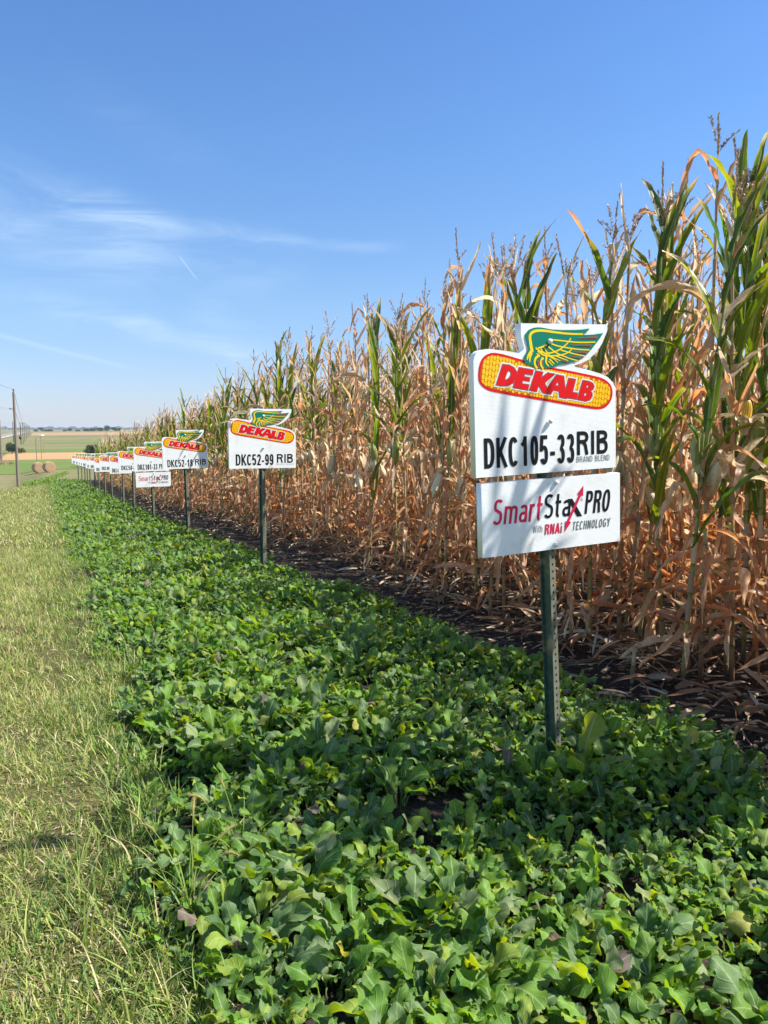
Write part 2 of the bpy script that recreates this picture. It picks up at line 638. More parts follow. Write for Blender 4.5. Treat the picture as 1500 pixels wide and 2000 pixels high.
# ground: lawn texture on the verge, dark soil under the crops, tired pasture beyond
M_GROUND, t, out = new_mat('ground')
pos = t.new('ShaderNodeNewGeometry').outputs['Position']
sp = t.new('ShaderNodeSeparateXYZ')
t.l.new(pos, sp.inputs[0])
gx, gy, gz = sp.outputs
a1, b1 = soil_noise(t, pos)
big = t.noise(pos, 0.35, 4.0, 0.6)
soil = t.mix(t.smooth(b1, 0.35, 0.7), (0.020, 0.016, 0.015, 1), (0.066, 0.052, 0.044, 1))
soil = t.mix(t.smooth(a1, 0.55, 0.8), soil, (0.085, 0.070, 0.058, 1))
lawn = t.mix(t.smooth(b1, 0.35, 0.65), (0.050, 0.052, 0.020, 1), (0.155, 0.140, 0.060, 1))
lawn = t.mix(t.smooth(a1, 0.50, 0.75), lawn, (0.24, 0.20, 0.095, 1))
lawn = t.mix(t.smooth(big, 0.5, 0.7), lawn, (0.085, 0.085, 0.035, 1))
edge = t.m('ADD', gx, t.m('MULTIPLY', t.m('SUBTRACT', t.noise(pos, 1.3, 3.0), 0.5), 0.7))
near = t.mix(t.smooth(edge, 0.10, 0.34), lawn, soil)
far_c = t.mix(t.smooth(t.noise(pos, 0.08, 5.0, 0.65), 0.35, 0.7), (0.20, 0.175, 0.085, 1), (0.145, 0.155, 0.055, 1))
far_c = t.mix(t.smooth(t.noise(pos, 0.9, 4.0, 0.7), 0.4, 0.8), far_c, (0.17, 0.135, 0.07, 1))
gcol = t.mix(t.smooth(gy, 62, 80), near, far_c)
bp = bump(t, t.m('ADD', t.m('MULTIPLY', a1, 2.0), b1), 0.8, 0.02)
p = principled(t, gcol, 0.92, 0.1, 0.0, bp)
t.l.new(p.outputs[0], out.inputs[0])

gxs = np.concatenate([-np.geomspace(4000, 40, 14), np.arange(-36, -8, 4), np.arange(-8, 10, 0.5), np.arange(10, 40, 4), np.geomspace(40, 4000, 14)])
gys = np.concatenate([[-150, -60, -20], np.arange(-8, 60, 1.0), np.arange(60, 320, 4.0), np.arange(320, 960, 20), np.geomspace(960, 5800, 12)])
sheet('ground', gxs, gys, 0.0, M_GROUND)


def field_mat(name, c0, c1, c2, s1=0.05, s2=0.6):
    m, t, out = new_mat(name)
    pos = t.new('ShaderNodeNewGeometry').outputs['Position']
    mp = t.new('ShaderNodeMapping')
    mp.inputs['Scale'].default_value = (0.35, 1.0, 1.0)
    t.l.new(pos, mp.inputs['Vector'])
    v = mp.outputs[0]
    c = t.mix(t.smooth(t.noise(v, s1, 5.0, 0.65), 0.35, 0.68), c4(c0), c4(c1))
    c = t.mix(t.smooth(t.noise(v, s2, 4.0, 0.7), 0.45, 0.8), c, c4(c2))
    p = principled(t, c, 0.95, 0.05)
    t.l.new(p.outputs[0], out.inputs[0])
    return m


def dist_for(py_, px_=110):
    return hit(px_, py_)[1]


def strip(name, y0, y1, x0, x1, off, mat, n=40):
    return sheet(name, np.linspace(x0, x1, 60), np.linspace(y0, y1, n), off, mat)


d_green0, d_or0, d_or1 = dist_for(917), dist_for(897.5), dist_for(884.5)
M_FG = field_mat('bright_hay_regrowth', (0.100, 0.160, 0.036), (0.125, 0.170, 0.045), (0.150, 0.155, 0.062))
M_FO = field_mat('ripe_bean_stubble', (0.40, 0.235, 0.115), (0.34, 0.21, 0.10), (0.46, 0.30, 0.16))
M_FH = field_mat('hillside_pasture', (0.185, 0.168, 0.078), (0.135, 0.145, 0.055), (0.215, 0.175, 0.098), 0.02, 0.25)
M_FT = field_mat('hilltop_stubble', (0.34, 0.22, 0.125), (0.30, 0.21, 0.13), (0.24, 0.18, 0.11), 0.02, 0.2)
strip('green_hay_field', d_green0, d_or0, -9.5, 60, 0.05, M_FG)
strip('bean_stubble_field', d_or0, d_or1, -9, 160, 0.06, M_FO)
strip('pasture_hillside', d_or1, dist_for(851), -13, 420, 0.07, M_FH, 90)
strip('green_grass_band', dist_for(882.5), dist_for(877), -11, 260, 0.11, M_FG, 20)
strip('green_fold', dist_for(866.5), dist_for(864.5), 2, 320, 0.13, M_FG, 12)
strip('stubble_hilltop', dist_for(851), dist_for(851) + 110, -5, 500, 0.12, M_FT, 40)
strip('pale_stubble_field', 760, 1000, -260, -40, 0.25, M_FT, 10)

# country road climbing the far hill beside the pole line
M_ROAD = plain('worn_asphalt', (0.21, 0.20, 0.195), 0.9, 0.15, 0.15, 0.5)
M_GRAVEL = plain('gravel_shoulder', (0.46, 0.42, 0.36), 0.95, 0.1, 0.2, 1.0)
ry = np.concatenate([np.arange(-60, 320, 8), np.arange(320, 700, 10)])
road_c = np.interp(ry, [-60, 120, 260, 420, 560, 700], [-13.5, -14.5, -17.5, -24, -17, -9])


def ribbon_road(name, cx, half0, half1, off, mat):
    V = np.stack([np.stack([cx + half0, ry, H(cx + half0, ry) + off], -1), np.stack([cx + half1, ry, H(cx + half1, ry) + off], -1)], 1)
    return tag(MB().add(V, grid_faces(1, len(ry), 2)).build(name, mat), kind='structure')


ribbon_road('road', road_c, -4.2, 4.0, 0.35, M_ROAD)
ribbon_road('gravel_shoulder', road_c, 3.996, 5.6, 0.33, M_GRAVEL)
ribbon_road('road_edge_line', road_c, 3.5, 3.75, 0.37, plain('white_road_paint', (0.7, 0.7, 0.68), 0.8, 0.1))

# ------------------------------------------------------------------ corn
DEG = math.pi / 180
prof_corn = lambda t: np.clip((1 - t) ** 0.55, 0, 1) * np.clip(0.45 + 3.0 * t, 0, 1) + 0.02
TAN = np.array([[0.60, 0.385, 0.23], [0.59, 0.31, 0.175], [0.69, 0.51, 0.34], [0.53, 0.285, 0.165], [0.78, 0.64, 0.48]])
GRN = np.array([[0.095, 0.165, 0.026], [0.135, 0.205, 0.024], [0.065, 0.120, 0.036], [0.20, 0.25, 0.030]])


def lerp(a, b, f):
    return a + (b - a) * f


def corn_plant(rng, kind, lod):
    """arrays for one plant: dict of MB: stalk, foliage, ear, tassel"""
    h = rng.uniform(2.02, 2.26)
    nn = 15 if lod == 0 else 13
    zs = h * (np.linspace(0.08, 1.0, nn) ** 0.95)
    lean = rng.normal(0, 0.035, 2)
    bow = rng.normal(0, 0.04, 2)
    def at(z):
        f = np.asarray(z) / h
        return np.stack([lean[0] * z + bow[0] * f * (1 - f) * 2, lean[1] * z + bow[1] * f * (1 - f) * 2, z + 0 * f], -1)
    parts = {}
    # stalk
    if lod == 0:
        zz, rad, cc = [0.0], [0.013], [(0.10, 0.045, 0.03)]
        for i, z in enumerate(zs):
            f = z / h
            r = lerp(0.0125, 0.0045, f)
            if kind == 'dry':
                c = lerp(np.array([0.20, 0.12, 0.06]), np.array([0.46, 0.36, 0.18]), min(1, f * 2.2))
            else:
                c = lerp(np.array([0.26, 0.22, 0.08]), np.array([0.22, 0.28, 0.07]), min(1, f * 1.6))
            c = c * rng.uniform(0.85, 1.15)
            zz += [z - 0.022, z - 0.006, z, z + 0.006, z + 0.02]
            rad += [r, r * 1.05, r * 1.28, r * 1.1, r * 0.98]
            cc += [c, c * 0.8, c * 0.33, c * 0.7, c]
        zz.append(h + 0.03)
        rad.append(0.004)
        cc.append(cc[-1])
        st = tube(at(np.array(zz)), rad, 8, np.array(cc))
        # dry sheaths clasping the stalk
        for i in range(1, nn - 1):
            if rng.random() < 0.8:
                z0, z1 = zs[i], min(zs[i] + rng.uniform(0.08, 0.13), h)
                r = lerp(0.0145, 0.0062, z0 / h)
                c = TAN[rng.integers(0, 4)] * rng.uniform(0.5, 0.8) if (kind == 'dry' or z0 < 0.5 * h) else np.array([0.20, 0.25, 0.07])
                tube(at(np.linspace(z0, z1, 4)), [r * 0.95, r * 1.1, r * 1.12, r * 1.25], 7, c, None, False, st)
    else:
        zz = np.linspace(0, h, 7)
        f = zz / h
        lo, hi = (np.array([0.20, 0.12, 0.06]), np.array([0.46, 0.36, 0.18])) if kind == 'dry' else (np.array([0.26, 0.22, 0.08]), np.array([0.22, 0.28, 0.07]))
        st = tube(at(zz), lerp(0.0125, 0.0045, f), 4, lo + (hi - lo) * np.clip(f * 2, 0, 1)[:, None], None, False)
    parts['stalk'] = st
    # leaves
    fo = MB()
    plane = rng.uniform(0, 6.28)
    S, xs = (13, (-1, -0.5, 0, 0.5, 1)) if lod == 0 else (7, (-1, 0, 1))
    for i, z in enumerate(zs):
        f = z / h
        green = kind == 'green' and f > 0.28 or kind == 'half' and rng.uniform(0.40, 0.62) < f < rng.uniform(0.80, 1.0)
        if not green and f > 0.72 and rng.random() < 0.10:
            continue
        reps = 1 if (green or f > 0.70 or rng.random() > 0.75) else (3 if f < 0.35 and lod == 0 else 2)
        for rp in range(reps):
            az = plane + i * math.pi + rng.normal(0, 0.45) + rp * rng.uniform(0.5, 2.2)
            p0 = at(np.array([z + (0.08 if green else rng.uniform(0, 0.1))]))
            if f > 0.9 and kind != 'green':
                green = False
            if green:
                top = f > 0.72
                el0 = rng.uniform(66, 80) * DEG
                el1 = (rng.uniform(20, 76) if top or rng.random() < 0.4 else rng.uniform(-60, 20)) * DEG
                L = rng.uniform(0.48, 0.66) * (0.72 if f > 0.93 else 1)
                W = rng.uniform(0.034, 0.050)
                V, F, t, x = ribbons(p0, az, el0, el1, L, W, S, xs, prof_corn, rng.uniform(1.2, 2.2), rng.normal(0, 0.25), 0,
                                     rng.normal(0, 0.5), rng.uniform(0.7, 1.4), 0.16, rng.uniform(2, 4), 0.0, None, rng)
                c0 = GRN[rng.integers(0, 4)] * rng.uniform(0.85, 1.2)
                c1 = TAN[rng.integers(0, 5)]
                tt = t[None, :, None, None]
                xx = np.abs(x)[None, None, :, None]
                dry = np.clip((tt - rng.uniform(0.6, 1.0)) * 4, 0, 1)
                if kind == 'half':
                    dry = np.clip((tt - rng.uniform(0.25, 0.9)) * 3, 0, 1)
                yel = np.clip((xx * rng.uniform(0.2, 1.0) + tt - 0.9) * 2.0, 0, 0.7)
                C = c0 + (np.array([0.38, 0.34, 0.035]) - c0) * yel
                C = C + (c1 - C) * dry
            else:
                low = f < 0.4
                up = f > 0.55 and rng.random() < 0.55
                el0 = rng.uniform(5, 55) * DEG if low else rng.uniform(56, 83) * DEG
                el1 = (rng.uniform(10, 72) if up else rng.uniform(-90, -66) if f > 0.2 else rng.uniform(-70, -20)) * DEG
                L = rng.uniform(0.24, 0.52) * (0.85 if f > 0.8 else 1)
                W = rng.uniform(0.018, 0.040) * (0.8 if f > 0.75 else 1)
                V, F, t, x = ribbons(p0, az, el0, el1, L, W, S, xs, prof_corn, rng.uniform(0.35, 1.1), rng.normal(0, 0.9),
                                     rng.normal(0, 0.4), rng.normal(0, 1.5), rng.uniform(0.6, 2.2), 0.30, rng.uniform(1.5, 4), 0.24, None, rng,
                                     rng.uniform(0.03, 0.42) if (not up and rng.random() < 0.72) else None)
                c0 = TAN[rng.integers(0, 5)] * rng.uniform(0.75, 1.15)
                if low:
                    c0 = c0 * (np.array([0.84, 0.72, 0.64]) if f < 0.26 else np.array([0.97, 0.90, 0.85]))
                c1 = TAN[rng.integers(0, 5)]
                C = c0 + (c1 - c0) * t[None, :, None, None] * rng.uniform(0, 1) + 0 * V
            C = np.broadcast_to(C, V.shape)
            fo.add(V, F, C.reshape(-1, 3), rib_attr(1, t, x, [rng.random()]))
    parts['foliage'] = fo
    # ear
    if rng.random() < (0.9 if lod == 0 else 0.6):
        z = rng.uniform(0.88, 1.18)
        e = ear(rng, kind, lod, down=(kind == 'dry' and rng.random() < 0.5))
        az = rng.uniform(0, 6.28)
        off = at(np.array([z]))[0] + np.array([math.cos(az) * 0.020, math.sin(az) * 0.020, 0])
        R = np.array(Matrix.Rotation(az, 3, 'Z'))
        m = MB()
        m.merge(e.arrays(), R, off)
        parts['ear'] = m
        parts['_az'] = az
    # tassel
    if rng.random() < 0.92:
        parts['tassel'] = tassel(rng, lod, at(np.array([h + 0.01]))[0])
    return parts


def ear(rng, kind, lod, down=False, el=None):
    """husked ear growing from the origin, in the x-z plane"""
    if el is None:
        el = rng.uniform(-86, -55) * DEG if down else rng.uniform(52, 74) * DEG
    L = rng.uniform(0.17, 0.22)
    S, sides = (12, 14) if lod == 0 else (6, 6)
    t = np.linspace(0, 1, S)
    rad = 0.035 * np.clip(np.sin(np.pi * (0.12 + 0.80 * t)) ** 0.75, 0.05, 1) * np.where(t > 0.75, np.clip((1.04 - t) / 0.29, 0.08, 1) ** 0.7, 1)
    d = np.array([math.cos(el), 0, math.sin(el)])
    nod = np.array([math.cos(el) * 0.3, 0, math.sin(el) * 0.3 - 0.12])
    path = d[None] * (t * L)[:, None] + nod[None] * (t ** 2 * L * 0.3)[:, None]
    base = np.array([0.70, 0.58, 0.40]) * rng.uniform(0.85, 1.12) if kind == 'dry' or rng.random() < 0.4 else np.array([0.34, 0.36, 0.12])
    mb = tube(path, rad, sides, base, (lambda a: 1 + 0.05 * np.sin(a * 5 + 1) + 0.03 * np.sin(a * 9)) if lod == 0 else None, True)
    if lod == 0:
        # loose outer husks
        N = 5
        p0 = np.tile(path[1], (N, 1))
        az = rng.uniform(0, 6.28, N)
        V, F, tt, x = ribbons(p0, np.where(np.cos(az) > 0, 0, math.pi) + rng.normal(0, 0.5, N), el + rng.normal(0, 0.25, N), el + rng.normal(0, 0.6, N),
                              L * rng.uniform(0.8, 1.25, N), 0.030, 9, (-1, -0.5, 0, 0.5, 1), lambda t: np.sin(np.pi * np.clip(0.15 + 0.83 * t, 0, 1)) ** 0.7,
                              1.3, 0, rng.normal(0, 1.2, N), rng.normal(0, 1.2, N), 1.4, 0.15, 2, 0.05, None, rng)
        C = base[None, None, None] * rng.uniform(0.8, 1.15, (N, 1, 1, 1)) + 0 * V
        mb.add(V, F, C.reshape(-1, 3), rib_attr(N, tt, x, rng.random(N)))
        # silk
        N = 14
        V, F, tt, x = ribbons(np.tile(path[-1], (N, 1)), rng.uniform(0, 6.28, N), el + rng.normal(0, 0.5, N), -1.3, rng.uniform(0.03, 0.07, N), 0.0009, 5, (-1, 1),
                              lambda t: 1 - 0.4 * t, 1, rng.normal(0, 1, N), 0, 0, 0.1, 0, 1, 0, None, rng)
        mb.add(V, F, np.array([0.16, 0.07, 0.04]), rib_attr(N, tt, x, rng.random(N)))
    return mb


def tassel(rng, lod, p0):
    mb = MB()
    nb = rng.integers(3, 7)
    spikes = [(rng.uniform(0, 6.28), rng.uniform(80, 89) * DEG, rng.uniform(70, 88) * DEG, rng.uniform(0.30, 0.40), 0.0)]
    for i in range(nb):
        spikes.append((rng.uniform(0, 6.28), rng.uniform(55, 75) * DEG, rng.uniform(25, 70) * DEG, rng.uniform(0.09, 0.16), rng.uniform(0.10, 0.17)))
    cbase = np.array([0.52, 0.39, 0.29]) * rng.uniform(0.8, 1.2)
    for k, (az, e0, e1, L, z) in enumerate(spikes):
        S = 9 if lod == 0 else 4
        t = np.linspace(0, 1, S)
        el = e0 + (e1 - e0) * t
        T = np.stack([np.cos(el) * np.cos(az), np.cos(el) * np.sin(az), np.sin(el)], -1)
        P = np.asarray(p0) + np.array([0, 0, z]) + np.concatenate([np.zeros((1, 3)), np.cumsum(T[:-1] * L / (S - 1), 0)])
        tube(P, np.linspace(0.0022, 0.0010, S) * (1.3 if lod else 1), 4 if lod == 0 else 3, cbase, None, False, mb)
        if lod == 0:
            n = int(L * 300)
            u = rng.uniform(0.42 if k == 0 else 0.15, 1, n)
            Q = np.stack([np.interp(u, t, P[:, j]) for j in range(3)], -1)
            el_ = np.interp(u, t, el) - rng.uniform(0.1, 0.7, n)
            V, F, tt, x = ribbons(Q, rng.uniform(0, 6.28, n), el_, el_ + 0.2, rng.uniform(0.012, 0.019, n), 0.0036, 3, (-1, 1), lambda t: np.sin(np.pi * (0.15 + 0.8 * t)),
                                  1, 0, 0, 0, 0.1, 0, 1, 0, None, rng)
            C = cbase * rng.uniform(0.6, 1.5, (n, 1, 1, 1)) + 0 * V
            mb.add(V, F, C.reshape(-1, 3), rib_attr(n, tt, x, rng.random(n)))
        else:
            V, F, tt, x = ribbons(P[1:2] if k == 0 else P[:1], az, e0, e1, L * 0.95, 0.0085, 4, (-1, 1), lambda t: 0.35 + np.sin(np.pi * t), 1, 0, rng.uniform(0, 3), 0, 0.1, 0, 1, 0.3, None, rng)
            mb.add(V, F, cbase, rib_attr(1, tt, x, [0]))
    return mb


PART_MAT = {'stalk': M_STALK, 'foliage': M_CORN, 'ear': M_HUSK, 'tassel': M_TASS}
protos = {}
rp = np.random.default_rng(11)
for kind, n in (('dry', 9), ('half', 6), ('green', 5)):
    protos[kind] = []
    for i in range(n):
        parts = corn_plant(rp, kind, 0)
        protos[kind].append({k: mb.mesh('corn_' + k, PART_MAT[k]) for k, mb in parts.items() if k[0] != '_'} | {'_az': parts.get('_az')})
lodp = {}
MI = {'stalk': 0, 'foliage': 1, 'ear': 2, 'tassel': 3}
for kind, n in (('dry', 9), ('half', 7), ('green', 5)):
    lodp[kind] = []
    for i in range(n):
        parts = corn_plant(rp, kind, 1)
        mb = MB()
        for k, q in parts.items():
            if k[0] == '_':
                continue
            a = list(q.arrays())
            a[5] = a[5] + MI[k]
            mb.merge(tuple(a))
        lodp[kind].append(mb.arrays())

ROW0, ROWD = 2.86, 0.76
rc = np.random.default_rng(23)
spots = []          # x, y, kind
for r in range(-8, 56):
    y = ROW0 + r * ROWD
    x0 = 2.88 + rc.uniform(-0.12, 0.10) - (0.10 if 3.2 < y <= 7.5 else 0) - (0.16 if y > 7.5 else 0)
    depth = 40 if y < 22 else 28
    for k in range(depth):
        if rc.random() < 0.05:
            continue
        px_ = x0 + k * 0.140 + rc.normal(0, 0.02)
        py_ = y + rc.normal(0, 0.035)
        front = k < 2
        if y < 4.3:
            w = (0.66, 0.20, 0.14) if k < 4 else (0.90, 0.07, 0.03)
        elif y < 6.4:
            w = (0.80, 0.15, 0.05) if front else (0.93, 0.06, 0.01)
        elif y < 9.2:
            w = (0.62, 0.30, 0.08) if front else (0.90, 0.09, 0.01)
        elif y < 18:
            w = (0.30, 0.56, 0.14) if front else (0.55, 0.40, 0.05)
        else:
            w = (0.24, 0.64, 0.12) if front else (0.46, 0.48, 0.06)
        spots.append((px_, py_, ('dry', 'half', 'green')[rc.choice(3, p=w)]))
# plants the photograph shows one by one, at their own spots (pixel of the stalk foot)
special = [((1332, 1342), 'green', 3, 0.97, 'corn plant with broad bright green upright leaves close beside the two-board sign'),
           ((1418, 1318), 'green', 1, 1.06, 'tallest corn plant, green leaves and long tassel standing far above the rest'),
           ((1040, 1200), 'green', 2, 1.0, 'dark green corn plant whose top shows just over the wing of the two-board sign'),
           ((930, 1180), 'half', 1, 1.06, 'corn plant with green bent upper leaves and leaning brown tassel behind the two-board sign')]
spec_xy = [hit(*s[0])[:2] for s in special]
spots += [(*hit(*p_)[:2], 'green') for p_ in ((1384, 1288), (1296, 1276), (1472, 1304), (1246, 1262), (1452, 1292))]
clean = []
# tall edge plants just outside the picture whose shadows fall on the near sign
for a_, b_, k_ in [(2.62, 1.70, 'dry'), (2.68, 1.58, 'half'), (2.55, 1.42, 'dry'), (2.78, 1.45, 'green'), (2.98, 1.78, 'half'), (3.02, 1.52, 'half'), (2.95, 1.6, 'dry'), (2.95, 1.35, 'half')]:
    clean.append((a_, b_, k_))
for (x, y, k) in spots:
    if (y < 2.3 and x < 3.0) or y < 1.0:
        continue
    if any(abs(x - a) < 0.10 and abs(y - b) < 0.16 for a, b in spec_xy):
        continue
    clean.append((x, y, k))
spots = clean
sx_ = np.array([s[0] for s in spots])
sy_ = np.array([s[1] for s in spots])
qx, qy, qd = proj(np.stack([sx_, sy_, np.full(len(sx_), 1.2)], -1))
score = qd + 4.5 * np.clip(sx_ - 2.95, 0, 9)
score[(qd < 0.3) | (qx > 1540) | (qx < 0)] = 1e9
order = np.argsort(score)
NEAR = set(order[:296].tolist())

rl = np.random.default_rng(5)
ZONES = [(-9, 4.3, 'beside the near two-board sign'), (4.3, 6.6, 'before the sign with draped leaf'),
         (6.6, 99, 'past the sign with draped leaf')]
KTXT = {'dry': 'dry tan corn plant with shrivelled leaves', 'half': 'corn plant with green upper leaves over dry ones',
        'green': 'mostly green corn plant among dry ones'}


def place_corn(x, y, kind, idx, scale, label, group, rot=None, skip=()):
    if rot is None:
        ea = protos[kind][idx]['_az']
        rot = rl.uniform(0, 6.28) if ea is None or rl.random() < 0.3 else math.atan2(-y, -x) + rl.normal(0, 0.7) - ea
    root = empty('corn_plant', (x, y, float(H(x, y)) - 0.01), (0, 0, rot))
    root.scale = (scale, scale, scale)
    tag(root, label, 'corn plant', group)
    for k, me in protos[kind][idx].items():
        if k[0] != '_' and k not in skip:
            link({'stalk': 'stalk', 'foliage': 'foliage', 'ear': 'ear', 'tassel': 'tassel'}[k], me, root)
    return root


for i in sorted(NEAR):
    x, y, kind = spots[i]
    zone = next(z[2] for z in ZONES if z[0] <= y < z[1])
    place_corn(x, y, kind, int(rl.integers(0, len(protos[kind]))), rl.uniform(0.95, 1.09) * (1.03 if y < 4.3 else float(np.interp(y, [4.5, 6, 8, 21, 34, 45], [1.02, 0.96, 0.96, 0.87, 0.83, 0.80]))), KTXT[kind] + ', ' + zone,
               {'dry': 'dry corn plants', 'half': 'half green corn plants', 'green': 'green corn plants'}[kind] + ' ' + zone)
for (pxy, kind, idx, sc_, lab), (x, y) in zip(special, spec_xy):
    place_corn(x, y, kind, idx, sc_, lab, None)

field = MB()
for i, (x, y, kind) in enumerate(spots):
    if i in NEAR:
        continue
    a = lodp[kind][int(rl.integers(0, len(lodp[kind])))]
    s_ = rl.uniform(0.92, 1.10) * (1.16 if y < 2.4 else 1.0) * float(np.interp(y, [4.5, 6, 8, 21, 34, 45], [1.02, 0.96, 0.96, 0.87, 0.83, 0.80]))
    th = rl.uniform(0, 6.28)
    R = np.array([[math.cos(th), -math.sin(th), 0], [math.sin(th), math.cos(th), 0], [0, 0, 1]]) * s_
    field.merge(a, R, np.array([x, y, float(H(x, y)) - 0.01]), rl.uniform(0.88, 1.14))
tag(field.build('corn_field', [M_STALK, M_CORN, M_HUSK, M_TASS]), 'ripening corn field stretching away behind the row of signs', 'corn field', None, 'stuff')
del field

def z_line(px_, py_, x, y):
    d = ray(px_, py_)
    return EYE + d[2] * (math.hypot(x, y) / math.hypot(d[0], d[1])) - float(H(x, y))


# the bare yellow ear with its husks peeled back, on its own plant
ex, ey, ez = hit(1430, 1332)
rx = np.random.default_rng(4)
ear_plant = place_corn(ex, ey, 'dry', 2, 1.0, 'dry corn plant carrying a bare yellow ear with peeled pale husks', None, 0.4, ('ear',))
er = empty('ear')
er.parent = ear_plant
_inv = Matrix.Rotation(-0.4, 4, 'Z')
_d = Vector((-ex, -ey, 0)).normalized() * 0.085
er.location = _inv @ Vector((_d.x, _d.y, z_line(1436, 832, ex, ey)))
er.rotation_euler = (0, 0, -0.4)
S_, A_ = 70, 84
tt = np.linspace(0, 1, S_)
aa = np.arange(A_) * 2 * np.pi / A_
rad = 0.0245 * np.where(tt > 0.55, np.sqrt(np.clip(1 - ((tt - 0.55) / 0.475) ** 2.2, 0.02, 1)), 1)
rows_, lines_ = 14, 24
bumpk = (np.abs(np.sin(aa[None] * rows_ / 2)) ** 0.5) * (np.abs(np.sin(tt[:, None] * np.pi * lines_ + (np.floor(aa[None] * rows_ / (2 * np.pi)) % 2) * 0.8)) ** 0.5)
rr = rad[:, None] * (0.90 + 0.12 * bumpk)
V = np.stack([rr * np.cos(aa)[None] + 0.012 * tt[:, None], rr * np.sin(aa)[None], np.broadcast_to(tt[:, None] * 0.135, rr.shape)], -1)
C = np.array([0.30, 0.14, 0.01]) + (np.array([0.86, 0.50, 0.025]) - np.array([0.30, 0.14, 0.01])) * np.clip(bumpk * 1.25, 0, 1)[..., None]
C = np.where((tt > 0.965)[:, None, None], np.array([0.20, 0.09, 0.04]), C)
i = np.arange(S_ - 1)[:, None] * A_
j = np.arange(A_)[None]
mbk = MB().add(V, np.stack([i + j, i + (j + 1) % A_, i + A_ + (j + 1) % A_, i + A_ + j], -1).reshape(-1, 4), C.reshape(-1, 3))
mbk.build('kernels', M_KERN, er)
hk = MB()
N = 9
az = np.linspace(0, 6.28, N, endpoint=False) + rx.normal(0, 0.2, N)
p0 = np.stack([0.012 * np.cos(az), 0.012 * np.sin(az), np.full(N, -0.035)], -1)
V, F, t_, x_ = ribbons(p0, az, 78 * DEG, rx.uniform(-88, -40, N) * DEG, rx.uniform(0.13, 0.19, N), rx.uniform(0.022, 0.032, N), 12, (-1, -0.5, 0, 0.5, 1),
                       lambda t: np.sin(np.pi * np.clip(0.12 + 0.84 * t, 0, 1)) ** 0.7, 1.6, 0, 0, rx.normal(0, 0.3, N), 1.3, 0.12, 2, 0.05, None, rx)
hk.add(V, F, (np.array([0.62, 0.48, 0.30]) * rx.uniform(0.8, 1.15, (N, 1, 1, 1)) + 0 * V).reshape(-1, 3), rib_attr(N, t_, x_, rx.random(N)))
hk.build('husk', M_HUSK, er)

# ------------------------------------------------------------------ radish cover crop
PET = 0.42


def blade(t):
    b = np.clip((t - PET) / (1 - PET), 0, 1)
    main = np.clip(np.sin(np.pi * np.clip(b ** 1.15 * 0.93 + 0.06, 0, 1)), 0, 1) ** 0.5 * (0.52 + 0.48 * np.clip((b - 0.10) / 0.5, 0, 1))
    return np.where(t < PET, 0.05, np.maximum(main, 0.05))


def toothed(t, N, rng, x):
    """rounded scallops with sharp notches, deeper towards the leaf stalk"""
    b = np.clip((t - PET) / (1 - PET), 0, 1)
    f = rng.uniform(3.4, 6.2, (N, 1))
    ph = rng.uniform(0, 6.28, (N, 1))
    a = rng.uniform(0.10, 0.34, (N, 1))
    s = np.abs(np.sin(np.pi * f * b + ph))
    return 1 + np.where(t > PET, a * (1.25 - 0.6 * b) * (s ** 0.8 - 0.65) + 0.07 * np.sin(6.283 * 1.3 * b + 2 * ph), 0)


def leaf_t(n):
    return np.concatenate([np.linspace(0, PET, 4)[:-1], PET + (1 - PET) * np.linspace(0, 1, n) ** 0.92])


def rad_left(y):
    return 0.30 + 0.05 * np.sin(y * 1.9) + 0.05 * np.sin(y * 4.7 + 1) - np.clip((2.6 - y), 0, 2) * 0.05


def rad_right(y):
    return np.interp(y, [1, 2, 2.5, 3.2, 4.4, 5.5, 7, 9], [2.38, 2.40, 2.44, 2.44, 2.36, 2.20, 2.06, 2.00]) + 0.05 * np.sin(y * 2.3 + 2) + 0.05 * np.sin(y * 5.9)


rr_ = np.random.default_rng(31)
PAL = np.array([[0.095, 0.200, 0.030], [0.140, 0.260, 0.038], [0.125, 0.205, 0.078], [0.210, 0.290, 0.042], [0.056, 0.120, 0.036], [0.205, 0.260, 0.125]])
cover = MB()


